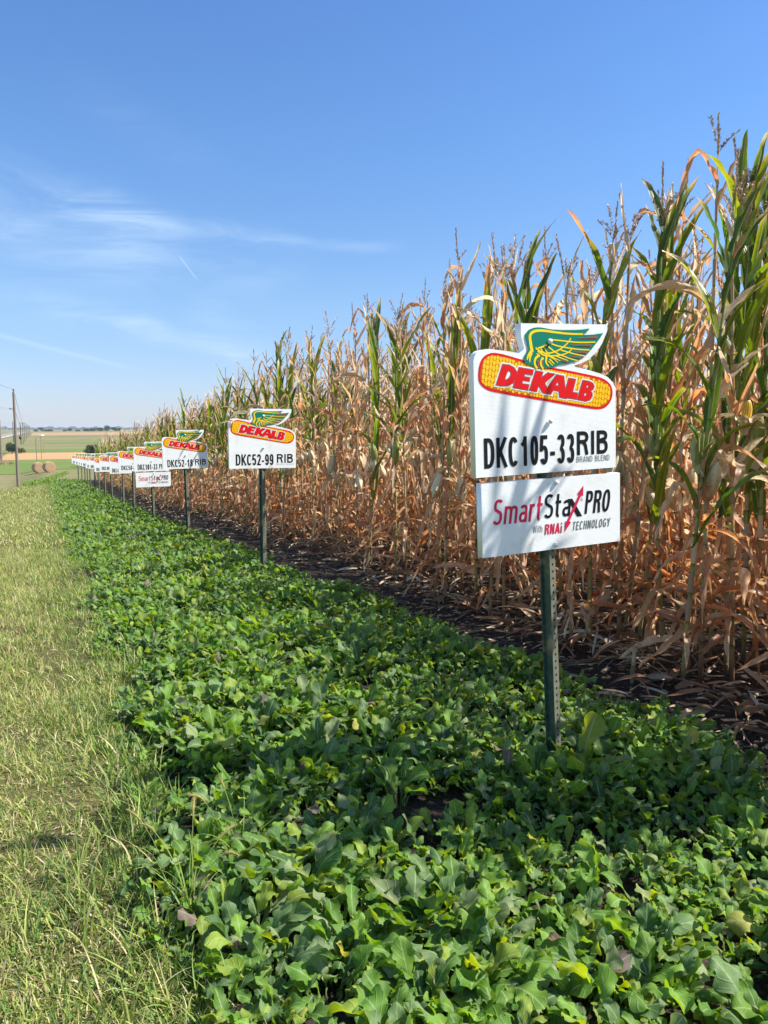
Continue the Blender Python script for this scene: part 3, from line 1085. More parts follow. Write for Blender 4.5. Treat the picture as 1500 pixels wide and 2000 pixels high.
def radish(y0, y1, dens, leaves, S, xs, size, rng):
    area = (y1 - y0) * 2.0
    n = int(dens * area)
    y = rng.uniform(y0, y1, n)
    l, r = rad_left(y), rad_right(y)
    x = rng.uniform(l, r)
    vig = 0.84 + 0.20 * np.sin(x * 3.1 + y * 1.7) * np.sin(y * 2.3 + 0.7) + 0.16 * np.sin(x * 11 + 2 * np.sin(y * 3)) * np.sin(y * 9.0) + rng.normal(0, 0.14, n)
    vig = vig + 0.35 * np.exp(-((x - 1.70) ** 2 + (y - 2.16) ** 2) / 0.012)
    edge_f = np.clip(np.minimum(x - l, r - x) / 0.16, 0.68, 1)
    vig = np.clip(vig, 0.40, 1.22) * edge_f * (0.93 if y0 < 3 else 0.86)
    vig = vig * (1 + 0.55 * np.exp(-((x - 1.65) ** 2 + (y - 2.15) ** 2) / 0.014))
    k = rng.integers(max(2, leaves - 2), leaves + 3, n)
    pid = np.repeat(np.arange(n), k)
    N = len(pid)
    az = rng.uniform(0, 6.28, N)
    v = vig[pid] * rng.uniform(0.62, 1.25, N)
    p0 = np.stack([x[pid] + 0.02 * np.cos(az), y[pid] + 0.02 * np.sin(az), H(x[pid], y[pid]) - 0.005], -1)
    V, F, t, xx = ribbons(p0, az, rng.uniform(42, 88, N) * DEG, rng.uniform(-65, 58, N) * DEG, 0.146 * size * v, 0.0258 * size * v * rng.uniform(0.7, 1.2, N), S, xs, blade,
                          rng.uniform(1.3, 2.4, N), rng.normal(0, 0.3, N), rng.normal(0, 0.25, N), rng.normal(0, 0.45, N), rng.uniform(-1.3, 1.3, N),
                          0.30, rng.uniform(2, 4.2, N), 0.0, toothed if S > 9 else None, rng, None, leaf_t(S))
    c = PAL[rng.choice(6, N, p=[.26, .24, .16, .14, .12, .08])] * rng.uniform(0.8, 1.2, (N, 1))
    odd = rng.random(N) < 0.007
    c[odd] = np.array([0.17, 0.125, 0.11])
    yl = rng.random(N) < 0.008
    c[yl] = np.array([0.36, 0.36, 0.08])
    C = c[:, None, None, :] + 0 * V
    pet = (t < PET - 0.01)[None, :, None, None]
    C = np.where(pet, np.array([0.17, 0.26, 0.10]), C)
    cover.add(V, F, C.reshape(-1, 3), rib_attr(N, t, xx, rng.random(N)))


X5, X3 = (-1, -0.5, 0, 0.5, 1), (-1, 0, 1)
radish(0.75, 2.7, 225, 10, 26, X5, 1.0, rr_)
radish(2.7, 4.6, 215, 10, 17, X5, 1.0, rr_)
radish(4.6, 6.5, 205, 10, 11, X5, 1.0, rr_)
radish(6.5, 14, 150, 9, 6, X3, 1.0, rr_)
radish(14, 27, 80, 7, 5, X3, 1.1, rr_)
radish(27, 46, 40, 6, 5, X3, 1.3, rr_)
tag(cover.build('radish_cover_crop', M_RAD), 'low green leafy radish crop carpeting the strip under the signs', 'cover crop', None, 'stuff')
del cover

# ------------------------------------------------------------------ lawn
rg = np.random.default_rng(77)
gr = MB()
gprof = lambda t: np.clip(1.05 - t ** 1.6, 0.03, 1)
GC = np.array([[0.40, 0.395, 0.16], [0.33, 0.37, 0.10], [0.20, 0.29, 0.055], [0.12, 0.21, 0.05], [0.56, 0.48, 0.27], [0.36, 0.27, 0.14]])


def lawn_blades(n, y0, y1, x0, L, W, S, p, rng, el=(15, 85), xmax=None, green_edge=True):
    y = rng.uniform(y0, y1, n)
    xr = rad_left(y) + 0.02 if xmax is None else xmax
    x = xr - (xr - x0) * rng.random(n) ** 1.15
    clump = np.sin(x * 9 + 3 * np.sin(y * 2.1)) * np.sin(y * 7 + 2 * np.sin(x * 3.3))
    bare = (np.abs(x - xr + 0.16 + 0.08 * np.sin(y * 3)) < 0.12) & (np.sin(y * 2.6 + 1.1) > 0.1)
    keep = ~(bare & (rng.random(n) < 0.72)) & ~((clump < -0.55) & (rng.random(n) < 0.5))
    x, y, clump = x[keep], y[keep], clump[keep]
    n = len(x)
    p0 = np.stack([x, y, H(x, y) - 0.004], -1)
    e0 = rng.uniform(el[0], el[1], n) * DEG
    LL = rng.uniform(L[0], L[1], n) * (1 + 0.25 * clump)
    V, F, t, xx = ribbons(p0, rng.uniform(0, 6.28, n), e0, e0 - rng.uniform(0.1, 1.3, n), LL, rng.uniform(W[0], W[1], n), S, (-1, 1), gprof, 1.3,
                          rng.normal(0, 0.4, n), rng.normal(0, 0.5, n), rng.normal(0, 0.6, n), 0.1, 0, 1, 0, None, rng)
    near_edge = np.clip(1 - (rad_left(y) + 0.02 - x) / 0.5, 0, 1)
    pick = np.array([rng.choice(6, p=p) for _ in range(1)])
    idx = rng.choice(6, n, p=p)
    if green_edge:
        sw = rng.random(n) < 0.55 * near_edge
        idx[sw] = rng.choice([2, 3], sw.sum())
    c = GC[idx] * rng.uniform(0.75, 1.2, (n, 1))
    C = c[:, None, None, :] + 0 * V
    gr.add(V, F, C.reshape(-1, 3), rib_attr(n, t, xx, rng.random(n)))


P1 = [.24, .27, .21, .09, .12, .07]
lawn_blades(120000, 0.9, 4.0, -2.2, (0.020, 0.062), (0.0013, 0.0028), 4, P1, rg)
lawn_blades(60000, 0.9, 4.0, -2.2, (0.02, 0.06), (0.0014, 0.0028), 3, [.35, .05, 0, 0, .35, .25], rg, (0, 20), None, False)
lawn_blades(80000, 4.0, 10, -2.4, (0.035, 0.085), (0.0018, 0.0032), 3, P1, rg)
lawn_blades(60000, 10, 26, -3.2, (0.04, 0.09), (0.004, 0.007), 3, P1, rg)
lawn_blades(40000, 26, 62, -4.5, (0.05, 0.10), (0.010, 0.018), 2, P1, rg)
# longer unmown grass along the crop edge
for (yc, xo, n, s) in [(1.45, -0.10, 700, 0.13), (1.75, 0.0, 500, 0.12), (2.1, -0.12, 600, 0.14), (2.55, 0.03, 700, 0.12), (3.0, 0.02, 600, 0.15), (3.5, -0.05, 300, 0.15), (4.2, 0.05, 320, 0.2), (5.2, 0.05, 260, 0.2), (6.4, 0.02, 300, 0.3), (7.6, 0.0, 300, 0.4)]:
    n = int(n * (0.22 if yc < 2 else 0.34))
    xo -= 0.06
    y = rg.normal(yc, s, n)
    x = rad_left(y) + xo + rg.normal(0, s * 0.55, n)
    p0 = np.stack([x, y, H(x, y) - 0.004], -1)
    e0 = rg.uniform(45, 88, n) * DEG
    V, F, t, xx = ribbons(p0, rg.uniform(0, 6.28, n), e0, e0 - rg.uniform(0.2, 1.5, n), rg.uniform(0.06, 0.17, n), rg.uniform(0.0020, 0.0042, n), 7, (-1, 0, 1), gprof, 1.5,
                          rg.normal(0, 0.4, n), 0, rg.normal(0, 0.5, n), 0.9, 0, 1, 0, None, rg)
    c = GC[rg.choice([0, 1, 2, 3, 4], n, p=[.10, .16, .34, .32, .08])] * rg.uniform(0.75, 1.15, (n, 1))
    gr.add(V, F, (c[:, None, None, :] + 0 * V).reshape(-1, 3), rib_attr(n, t, xx, rg.random(n)))
tag(gr.build('grass', M_GRASS), 'short mown yellow green grass on the roadside verge', 'grass', None, 'stuff')
del gr


def foxtail(px_, py_, n_head, label, hgt, seed):
    rng = np.random.default_rng(seed)
    x, y, z = hit(px_, py_)
    root = empty('foxtail_grass', (x, y, z))
    tag(root, label, 'weed', 'foxtail weeds along the crop edge')
    mb = MB()
    n = 26
    p0 = np.stack([rng.normal(0, 0.02, n), rng.normal(0, 0.02, n), np.zeros(n)], -1)
    e0 = rng.uniform(50, 88, n) * DEG
    V, F, t, xx = ribbons(p0, rng.uniform(0, 6.28, n), e0, e0 - rng.uniform(0.4, 1.8, n), rng.uniform(0.12, 0.24, n), rng.uniform(0.002, 0.004, n), 9, (-1, 0, 1), gprof, 1.5,
                          rng.normal(0, 0.4, n), 0, rng.normal(0, 0.6, n), 0.9, 0, 1, 0, None, rng)
    c = GC[rng.choice([0, 2, 3], n)] * rng.uniform(0.8, 1.2, (n, 1))
    mb.add(V, F, (c[:, None, None, :] + 0 * V).reshape(-1, 3), rib_attr(n, t, xx, rng.random(n)))
    mb.build('blades', M_GRASS, root)
    for k in range(n_head):
        az = rng.uniform(0, 6.28)
        el = np.linspace(84, rng.uniform(35, 60), 12) * DEG
        el2 = np.linspace(el[-1], el[-1] - rng.uniform(0.6, 1.4), 8)
        L = hgt * rng.uniform(0.85, 1.1)
        def path(els, p, st):
            P = [np.array(p)]
            for e in els[:-1]:
                P.append(P[-1] + st * np.array([math.cos(e) * math.cos(az), math.cos(e) * math.sin(az), math.sin(e)]))
            return np.array(P)
        A = path(el, (rng.normal(0, 0.015), rng.normal(0, 0.015), 0), L / 11)
        tube(A, 0.0009, 5, (0.20, 0.24, 0.07)).build('stem', M_STALK, root)
        B = path(el2, A[-1], 0.055 / 7)
        hd = tube(B, 0.0034 * np.sin(np.pi * np.linspace(0.2, 0.9, 8)), 7, (0.33, 0.30, 0.09))
        n = 260
        u = rng.uniform(0, 1, n)
        Q = np.stack([np.interp(u, np.linspace(0, 1, 8), B[:, j]) for j in range(3)], -1)
        V, F, t, xx = ribbons(Q, rng.uniform(0, 6.28, n), rng.uniform(-0.6, 1.2, n), 0.6, rng.uniform(0.006, 0.011, n), 0.00035, 3, (-1, 1), lambda t: 1 - 0.7 * t, 1, 0, 0, 0, 0.1, 0, 1, 0, None, rng)
        hd.add(V, F, np.array([0.42, 0.38, 0.13]), rib_attr(n, t, xx, rng.random(n)))
        hd.build('seed_head', M_GRASS, root)


foxtail(372, 1800, 4, 'foxtail grass clump with several arching seed heads beside the bare patch', 0.26, 1)
foxtail(460, 1690, 2, 'foxtail grass with two drooping seed heads among the radish leaves', 0.22, 2)
foxtail(330, 1730, 1, 'foxtail grass with a single upright seed head at the lawn edge', 0.20, 3)
foxtail(250, 1330, 2, 'dry brownish foxtail grass at the crop edge farther along the lawn', 0.22, 5)

# ------------------------------------------------------------------ residue on the dark soil
rd = np.random.default_rng(91)
deb = MB()


def litter(n, y0, y1, x0, x1, L, W, S, rng):
    y = rng.uniform(y0, y1, n)
    x = x0 + (x1 - x0) * rng.random(n)
    lo = rad_right(y)
    x = np.maximum(x, lo - 0.05 + rng.random(n) * 0.3)
    p0 = np.stack([x, y, H(x, y) + rng.uniform(0.004, 0.02, n)], -1)
    V, F, t, xx = ribbons(p0, rng.uniform(0, 6.28, n), rng.uniform(-5, 22, n) * DEG, rng.uniform(-25, 5, n) * DEG, rng.uniform(L[0], L[1], n), rng.uniform(W[0], W[1], n), S, (-1, 0, 1),
                          lambda t: np.sin(np.pi * np.clip(0.1 + 0.85 * t, 0, 1)) ** 0.6, 1, rng.normal(0, 0.9, n), rng.normal(0, 0.6, n), rng.normal(0, 1.4, n), rng.uniform(0.5, 2.2, n), 0.2, 2, 0.15, None, rng)
    V[..., 2] = np.maximum(V[..., 2], H(V[..., 0], V[..., 1]) + 0.002)
    c = np.array([[0.32, 0.25, 0.17], [0.22, 0.17, 0.125], [0.42, 0.33, 0.22], [0.14, 0.11, 0.09]])[rng.choice(4, n)] * rng.uniform(0.7, 1.2, (n, 1))
    deb.add(V, F, (c[:, None, None, :] + 0 * V).reshape(-1, 3), rib_attr(n, t, xx, rng.random(n)))


litter(380, 0.8, 7, 2.1, 5.0, (0.05, 0.26), (0.004, 0.016), 8, rd)
litter(1800, 0.8, 9, 2.1, 5.0, (0.015, 0.06), (0.002, 0.006), 4, rd)
def foot_litter(n, y0, y1, rng):
    y = rng.uniform(y0, y1, n)
    x = 2.62 + rng.gamma(1.6, 0.22, n)
    p0 = np.stack([x, y, H(x, y) + rng.uniform(0.01, 0.10, n)], -1)
    V, F, t, xx = ribbons(p0, rng.uniform(0, 6.28, n), rng.uniform(-10, 60, n) * DEG, rng.uniform(-60, -5, n) * DEG, rng.uniform(0.10, 0.36, n), rng.uniform(0.008, 0.024, n), 8, (-1, 0, 1),
                          prof_corn, 1, rng.normal(0, 0.9, n), rng.normal(0, 0.8, n), rng.normal(0, 1.6, n), rng.uniform(0.5, 2.2, n), 0.2, 2, 0.18, None, rng)
    V[..., 2] = np.maximum(V[..., 2], H(V[..., 0], V[..., 1]) + 0.003)
    c = TAN[rng.integers(0, 5, n)] * rng.uniform(0.3, 0.7, (n, 1))
    deb.add(V, F, (c[:, None, None, :] + 0 * V).reshape(-1, 3), rib_attr(n, t, xx, rng.random(n)))


foot_litter(520, 1.2, 8, rd)
foot_litter(900, 8, 26, rd)
litter(900, 7, 24, 1.9, 4.2, (0.06, 0.30), (0.006, 0.022), 5, rd)
for k in range(70):
    y = rd.uniform(1.0, 7.0)
    x = max(rad_right(y) + 0.1, rd.uniform(2.3, 4.2))
    a = rd.uniform(-0.4, 0.9)
    L = rd.uniform(0.08, 0.45)
    P = np.array([[x + math.cos(a) * L * u, y + math.sin(a) * L * u, float(H(x, y)) + 0.010] for u in np.linspace(0, 1, 4)])
    tube(P, rd.uniform(0.005, 0.010), 7, np.array([0.30, 0.23, 0.14]) * rd.uniform(0.5, 1.2), None, True, deb)
tag(deb.build('crop_residue', M_DEBRIS), 'dead leaves and broken stalk bits littering the dark soil', 'crop residue', None, 'stuff')
del deb


def stub(px_, py_, px2, py2, label, r=0.011):
    x, y, z = hit(px_, py_)
    d = ray(px2, py2)
    k = y / d[1]
    top = np.array([d[0] * k, y, EYE + d[2] * k])
    P = np.array([x, y, z - 0.01]) + (top - np.array([x, y, z - 0.01]))[None] * np.linspace(0, 1, 6)[:, None]
    mb = tube(P, [r, r * .95, r * 1.2, r * .95, r * .9, r * 1.05], 9, np.array([[0.2, .12, .07], [0.36, .29, .17], [0.2, .15, .09], [0.38, .31, .18], [0.4, .33, .2], [0.3, .22, .13]]))
    o = mb.build('corn_stub', M_STALK)
    tag(o, label, 'corn stub')


stub(1234, 1335, 1240, 1262, 'cut standing corn stub on bare soil in front of the rows')
stub(1175, 1313, 1188, 1304, 'short cut corn stub lying at the edge of the radish leaves', 0.013)
sx0, sy0, sz0 = hit(1161, 1205)
stk = MB()
tube(np.array([[0, 0, -0.02], [0, 0, 0.1], [0.003, 0, 0.16]]), 0.008, 8, (0.7, 0.04, 0.02), None, True, stk)
stk.box((-0.006, -0.010, 0.155), (0.012, 0.010, 0.175))
o = stk.build('marker_stake', M_STAKE)
o.location = (sx0, sy0, sz0)
tag(o, 'small red marker stake on the soil among the corn stalks', 'stake')

# ------------------------------------------------------------------ sign boards
SW, SH = 0.61, 0.527


def homog(src, dst):
    A, b = [], []
    for (x, y), (u, v) in zip(src, dst):
        A += [[x, y, 1, 0, 0, 0, -u * x, -u * y], [0, 0, 0, x, y, 1, -v * x, -v * y]]
        b += [u, v]
    h = np.linalg.solve(np.array(A), np.array(b))
    return np.append(h, 1).reshape(3, 3)


HU = homog([(931.25, 929.5), (1206.25, 913.75), (919.5, 629.25), (1201.75, 635.5)], [(0, 0), (SW, 0), (0, SH), (SW, SH)])
LW, LH = 0.61, 0.262
HL = homog([(944.5, 1082.5), (1217.5, 1058.7), (939.5, 944.5), (1214.5, 929.0)], [(0, 0), (LW, 0), (0, LH), (LW, LH)])


def loc(pts, src, M=HU):
    ox, oy, k = src
    P = np.array([[ox + x / k, oy + y / k, 1] for x, y in pts]) @ M.T
    return P[:, :2] / P[:, 2:]


cA, cW, cC, cL = (900, 600, 4.0), (1000, 620, 7.5), (920, 670, 5.0), (930, 950, 1500 / 290)


def chaikin(P, n=2, closed=True):
    P = np.asarray(P, float)
    for _ in range(n):
        Q = np.roll(P, -1, 0) if closed else P[1:]
        A = P if closed else P[:-1]
        R = np.empty((2 * len(A), 2))
        R[0::2] = A * 0.75 + Q * 0.25
        R[1::2] = A * 0.25 + Q * 0.75
        P = R if closed else np.vstack([P[:1], R, P[-1:]])
    return P


def fill_mesh(name, polys, z, mat, offset=0.0, depth=0.0):
    """flat print: closed outlines filled as one 2D curve (holes by nesting), as a mesh in the x-z plane facing -y"""
    cu = bpy.data.curves.new(name, 'CURVE')
    cu.dimensions = '2D'
    cu.fill_mode = 'BOTH' if depth else 'FRONT'
    cu.extrude = depth
    cu.offset = offset
    for P in polys:
        sp = cu.splines.new('POLY')
        sp.points.add(len(P) - 1)
        for pt, (x, y) in zip(sp.points, P):
            pt.co = (x, y, 0, 1)
        sp.use_cyclic_u = True
    return curve_to_mesh(name, cu, z, mat)


def curve_to_mesh(name, cu, z, mat, fit=None, shear=0.0):
    ob = bpy.data.objects.new(name, cu)
    COL.objects.link(ob)
    dg = bpy.context.evaluated_depsgraph_get()
    me = bpy.data.meshes.new_from_object(ob.evaluated_get(dg))
    bpy.data.objects.remove(ob)
    bpy.data.curves.remove(cu)
    me.name = name
    n = len(me.vertices)
    co = np.empty(n * 3, np.float32)
    me.vertices.foreach_get('co', co)
    co = co.reshape(-1, 3)
    if fit is not None:
        x0, y0, x1, y1 = fit
        lo, hi = co.min(0), co.max(0)
        co[:, 0] = x0 + (co[:, 0] - lo[0]) / (hi[0] - lo[0]) * (x1 - x0)
        co[:, 1] = y0 + (co[:, 1] - lo[1]) / (hi[1] - lo[1]) * (y1 - y0)
    co[:, 0] += shear * (co[:, 1] - co[:, 1].min())
    new = np.stack([co[:, 0], -z - co[:, 2], co[:, 1]], -1)
    me.vertices.foreach_set('co', new.astype(np.float32).ravel())
    me.materials.clear()
    me.materials.append(mat)
    me.update()
    return me


def text_mesh(name, s, fit, z, mat, bold=0.0, shear=0.0):
    cu = bpy.data.curves.new(name, 'FONT')
    cu.body = s
    cu.size = 1.0
    cu.offset = bold
    cu.resolution_u = 4
    return curve_to_mesh(name, cu, z, mat, fit, shear)



def arc(cx, cy, rx, ry, a0, a1, n=13):
    a = np.radians(np.linspace(a0, a1, n))
    c, s_ = np.cos(a), np.sin(a)
    return list(zip(cx + rx * np.sign(c) * np.abs(c) ** 0.86, cy + ry * np.sign(s_) * np.abs(s_) ** 0.86))


GW = dict(D=.66, K=.66, C=.64, R=.66, I=.22, B=.64, P=.62, O=.68, S=.60, T=.56, E=.54, H=.64, N=.66, L=.5, G=.68, Y=.64, A=.68, W=.95, m=.86, a=.52, r=.36, t=.36, i=.2, h=.52)
GW['-'] = .36
GW[' '] = .3


def glyph(ch, w, s):
    """centre lines of a plain sans letter, cap height 1, width w, stroke s"""
    h = s / 2
    l, r, b, t = h, w - h, h, 1 - h
    V = lambda x, y0=0, y1=1: [(x, y0), (x, y1)]
    c, rx = w / 2, w / 2 - h
    X = .70
    if ch == 'D':
        k = w * .42
        return [V(l), [(l, t)] + arc(k, .5, r - k, t - .5, 90, -90) + [(l, b)]]
    if ch == 'K':
        return [V(l), [(l, .36), (w - h * .6, 1)], [(w * .34, .56), (w - h * .4, 0)]]
    if ch == 'C' or ch == 'G':
        R_ = [arc(c, .5, rx, t - .5, 42, 318, 25)]
        return R_ if ch == 'C' else R_ + [[(c * 1.05, .45), (r + h, .45)], V(r, 0.04, .45)]
    if ch == '0' or ch == 'O':
        return [arc(c, .5, rx, t - .5, 0, 360, 33)]
    if ch == '1':
        return [V(w * .60), [(w * .16, .70), (w * .40, .76), (w * .60, .93)]]
    if ch == '2':
        return [arc(c, .71, rx, t - .71, 175, -20) + [(c * 1.1, .36), (l, b)], [(0, b), (w, b)]]
    if ch == '3':
        return [arc(c, .755, rx * .92, t - .755, 160, -90), arc(c, .275, rx, .275 - h + 0.01, 90, -160), [(c * .8, .515), (c * 1.1, .515)]]
    if ch == '4':
        return [V(w * .72), [(w * .72, .96), (l * .6, .30)], [(0, .27), (w, .27)]]
    if ch == '5':
        return [[(w * .9, t), (w * .2, t)], [(w * .24, t + h), (w * .13, .45)], arc(c * .96, .325, rx, .325 - h, 128, -155, 19)]
    if ch == '7':
        return [[(0, t), (w, t)], [(r, t), (c * 1.1, .5), (w * .34, 0)]]
    if ch == '8':
        return [arc(c, .745, rx * .9, t - .745, 0, 360, 25), arc(c, .275, rx, .275 - h, 0, 360, 25)]
    if ch == '9':
        return [arc(c, .665, rx, t - .665, 0, 360, 25), [(r, .665), (r, .42)] + arc(c, .36, rx, .36 - h, 0, -155)]
    if ch == '-':
        return [[(w * .05, .36), (w * .95, .36)]]
    if ch == 'I':
        return [V(c)]
    if ch in 'RP':
        k = w * .5
        o = [V(l), [(l, t)] + arc(k, .74, r - k, t - .74, 90, -90) + [(l, .48 + h)]]
        return o if ch == 'P' else o + [[(k, .48 + h), (w * .72, .42), (r, 0)]]
    if ch == 'B':
        k = w * .5
        return [V(l), [(l, t)] + arc(k, .765, r * .95 - k, t - .765, 90, -90) + [(l, .53)], [(l, .53)] + arc(k, (.53 + b) / 2, r - k, (.53 - b) / 2, 90, -90) + [(l, b)]]
    if ch == 'S':
        return [arc(c, .745, rx * .94, t - .745, 35, 270, 17) + arc(c, .255 + h * .5, rx, .255 - h * .5, 90, -150, 17)]
    if ch == 'T':
        return [V(c), [(0, t), (w, t)]]
    if ch == 'E':
        return [V(l), [(0, t), (w, t)], [(0, .52), (w * .92, .52)], [(0, b), (w, b)]]
    if ch == 'H':
        return [V(l), V(r), [(l, .52), (r, .52)]]
    if ch == 'N':
        return [V(l), V(r), [(l, 1), (r, 0)]]
    if ch == 'L':
        return [V(l), [(0, b), (w, b)]]
    if ch == 'Y':
        return [V(c, 0, .45), [(c, .42), (l * .6, 1)], [(c, .42), (w - l * .6, 1)]]
    if ch == 'A':
        return [[(l * .7, 0), (c, 1)], [(w - l * .7, 0), (c, 1)], [(w * .22, .29), (w * .78, .29)]]
    if ch == 'W':
        return [[(l * .7, 1), (w * .27, 0)], [(w * .27, 0), (c, 1)], [(c, 1), (w * .73, 0)], [(w * .73, 0), (w - l * .7, 1)]]
    if ch == 'm':
        q = (w - s) / 2
        return [V(l, 0, X), [(l, X - .2)] + arc(l + q / 2, X - .22, q / 2, .22 - h, 180, 0) + [(l + q, 0)], arc(l + 1.5 * q, X - .22, q / 2, .22 - h, 180, 0) + [(r, 0)]]
    if ch == 'h':
        return [V(l), [(l, X - .2)] + arc(c, X - .24, rx, .24 - h, 180, 0) + [(r, 0)]]
    if ch == 'a':
        return [arc(c, X - .20, rx, .20 - h, 155, 0) + [(r, 0)], [(r, .40)] + arc(c * .95, .21, rx * .95, .21 - h, 80, 280) + [(r, .12)]]
    if ch == 'r':
        return [V(l, 0, X), [(l, X - .26)] + arc(w * .8, X - .26, w * .8 - l, .26 - h, 180, 80)]
    if ch == 't':
        return [[(w * .38, .98), (w * .38, .2)] + arc(w * .72, .2, w * .34, .2 - h, 180, 275, 7), [(0, X - h), (w, X - h)]]
    if ch == 'i':
        return [V(c, 0, X), V(c, .84, 1)]
    return []


def print_text(name, text, box, z, mat, s, shear=0.0, gap=0.13):
    """lettering set into a box; s is the stroke as a share of the letter height"""
    x0, y0, x1, y1 = box
    hgt = y1 - y0
    tot = sum(GW.get(c, .54) for c in text) + gap * (len(text) - 1)
    k = (x1 - x0) / hgt / tot
    mb = MB()
    x = 0.0
    q = 0
    for c in text:
        w = GW.get(c, .54) * k
        for P in glyph(c, w, s):
            P = np.array(P, float)
            if len(P) > 5:
                P = chaikin(P, 1, False)
            T = np.gradient(P, axis=0)
            T /= np.linalg.norm(T, axis=1)[:, None] + 1e-9
            Nn = np.stack([-T[:, 1], T[:, 0]], -1) * s / 2
            A, B = P - Nn, P + Nn
            zz = -z - 0.00002 * (q % 6)
            f = lambda Q: np.stack([x0 + (x + Q[:, 0] + shear * Q[:, 1]) * hgt, np.full(len(Q), zz), y0 + Q[:, 1] * hgt], -1)
            mb.add(np.stack([f(A), f(B)], 1), grid_faces(1, len(P), 2))
            q += 1
        x += w + gap * k
    return mb.mesh(name, mat, False)


def join(name, meshes):
    mb = MB()
    mats = []
    for me in meshes:
        n = len(me.vertices)
        co = np.empty(n * 3, np.float32)
        me.vertices.foreach_get('co', co)
        m = me.materials[0]
        if m not in mats:
            mats.append(m)
        by = {}
        for p_ in me.polygons:
            by.setdefault(len(p_.vertices), []).append(list(p_.vertices))
        co = co.reshape(-1, 3)
        first = True
        for k, F in by.items():
            mb.add(co, F, (0.5, 0.5, 0.5), None, mats.index(m))
        bpy.data.meshes.remove(me)
    return mb.mesh(name, mats, False)


def strokes(name, lines, z, mat, k):
    """tapering line work as filled strips; lines: (points, width0, width1) in print units"""
    mb = MB()
    for q, (P, w0, w1) in enumerate(lines):
        P = chaikin(P, 2, False)
        T = np.gradient(P, axis=0)
        T /= np.linalg.norm(T, axis=1)[:, None] + 1e-9
        Nn = np.stack([-T[:, 1], T[:, 0]], -1)
        w = np.linspace(w0, w1, len(P))[:, None] * k / 2
        A, B = P - Nn * w, P + Nn * w
        zz = -z - 0.00002 * q
        V = np.stack([np.stack([A[:, 0], np.full(len(P), zz), A[:, 1]], -1), np.stack([B[:, 0], np.full(len(P), zz), B[:, 1]], -1)], 1)
        mb.add(V, grid_faces(1, len(P), 2))
    return mb.mesh(name, mat, False)


TH = 0.034       # board thickness: two sheets wrapped round the post
out_pts = [(125, 1318), (90, 420), (95, 385), (110, 355), (138, 334), (180, 325), (230, 325), (300, 335), (380, 346), (452, 360),
           (483, 326), (483, 312), (459, 224), (456, 126), (1140, 140), (1140, 190), (1100, 290), (1060, 350), (1000, 410), (940, 440), (885, 456), (885, 466),
           (1000, 495), (1090, 522), (1150, 550), (1190, 590), (1215, 640), (1225, 1255)]
OUT = loc(out_pts, cA)
me_board = fill_mesh('board', [OUT], -TH / 2, M_WHITE, 0.0, TH / 2)
# cob lozenge
pill = chaikin(loc([(230, 92), (170, 92), (100, 130), (65, 220), (58, 330), (75, 390), (130, 440), (200, 470), (700, 560), (1000, 615), (1180, 645), (1260, 652), (1320, 635),
                    (1370, 580), (1392, 500), (1375, 420), (1320, 365), (1250, 335), (1000, 280), (760, 235), (500, 165), (300, 105)], cC), 2)
me_pill = fill_mesh('cob_lozenge', [pill], 0.0008, M_RED)


def inside(P, poly):
    x, y = P
    c = False
    j = len(poly) - 1
    for i in range(len(poly)):
        if (poly[i][1] > y) != (poly[j][1] > y) and x < (poly[j][0] - poly[i][0]) * (y - poly[i][1]) / (poly[j][1] - poly[i][1]) + poly[i][0]:
            c = not c
        j = i
    return c


_T = np.roll(pill, -1, 0) - np.roll(pill, 1, 0)
_T /= np.linalg.norm(_T, axis=1)[:, None]
_N = np.stack([-_T[:, 1], _T[:, 0]], -1)
_c = pill.mean(0)
_sg = 1.0 if ((_c - pill) * _N).sum() > 0 else -1.0
inner = pill + _N * _sg * 0.0085
e0_, e1_ = loc([(66, 275), (1390, 495)], cC)
ax_ = (e1_ - e0_)
plen = np.linalg.norm(ax_)
ax_ /= plen
nx_ = np.array([-ax_[1], ax_[0]])
half = 0.080
kb = MB()
cols, rows = 46, 11
dx = plen / cols
edges = half * np.sin(np.linspace(-1.42, 1.42, rows + 1))
for i in range(cols):
    for j in range(rows):
        s = (i + 0.5) * dx
        sh = 1.0
        endd = min(s, plen - s)
        if endd < 0.07:
            sh = math.sqrt(max(0.0, 1 - ((0.07 - endd) / 0.07) ** 2)) * 0.25 + 0.75
        c0, c1 = edges[j] * sh, edges[j + 1] * sh
        st_ = (c1 - c0) * 0.5 * (i % 2) if 0 < j < rows - 1 else 0
        mid, hh = (c0 + c1) / 2 + st_ * 0.5, (c1 - c0) * 0.465
        hw = dx * 0.455
        oc = [(-1, -.55), (-.6, -1), (.6, -1), (1, -.55), (1, .55), (.6, 1), (-.6, 1), (-1, .55)]
        P = [e0_ + ax_ * (s + a * hw) + nx_ * (mid + b * hh) for a, b in oc]
        ctr = e0_ + ax_ * s + nx_ * mid
        if not inside(ctr, inner):
            continue
        Q = []
        for p_ in P:
            f = 1.0
            while f > 0.05 and not inside(ctr + (p_ - ctr) * f, inner):
                f -= 0.08
            Q.append(ctr + (p_ - ctr) * f)
        kb.poly([(p_[0], -0.0012, p_[1]) for p_ in Q])
kb.poly([(p_[0], -0.0010, p_[1]) for p_ in inner], mi=1)
me_kern = kb.mesh('cob_kernels', [M_KYEL, M_GAP], False)
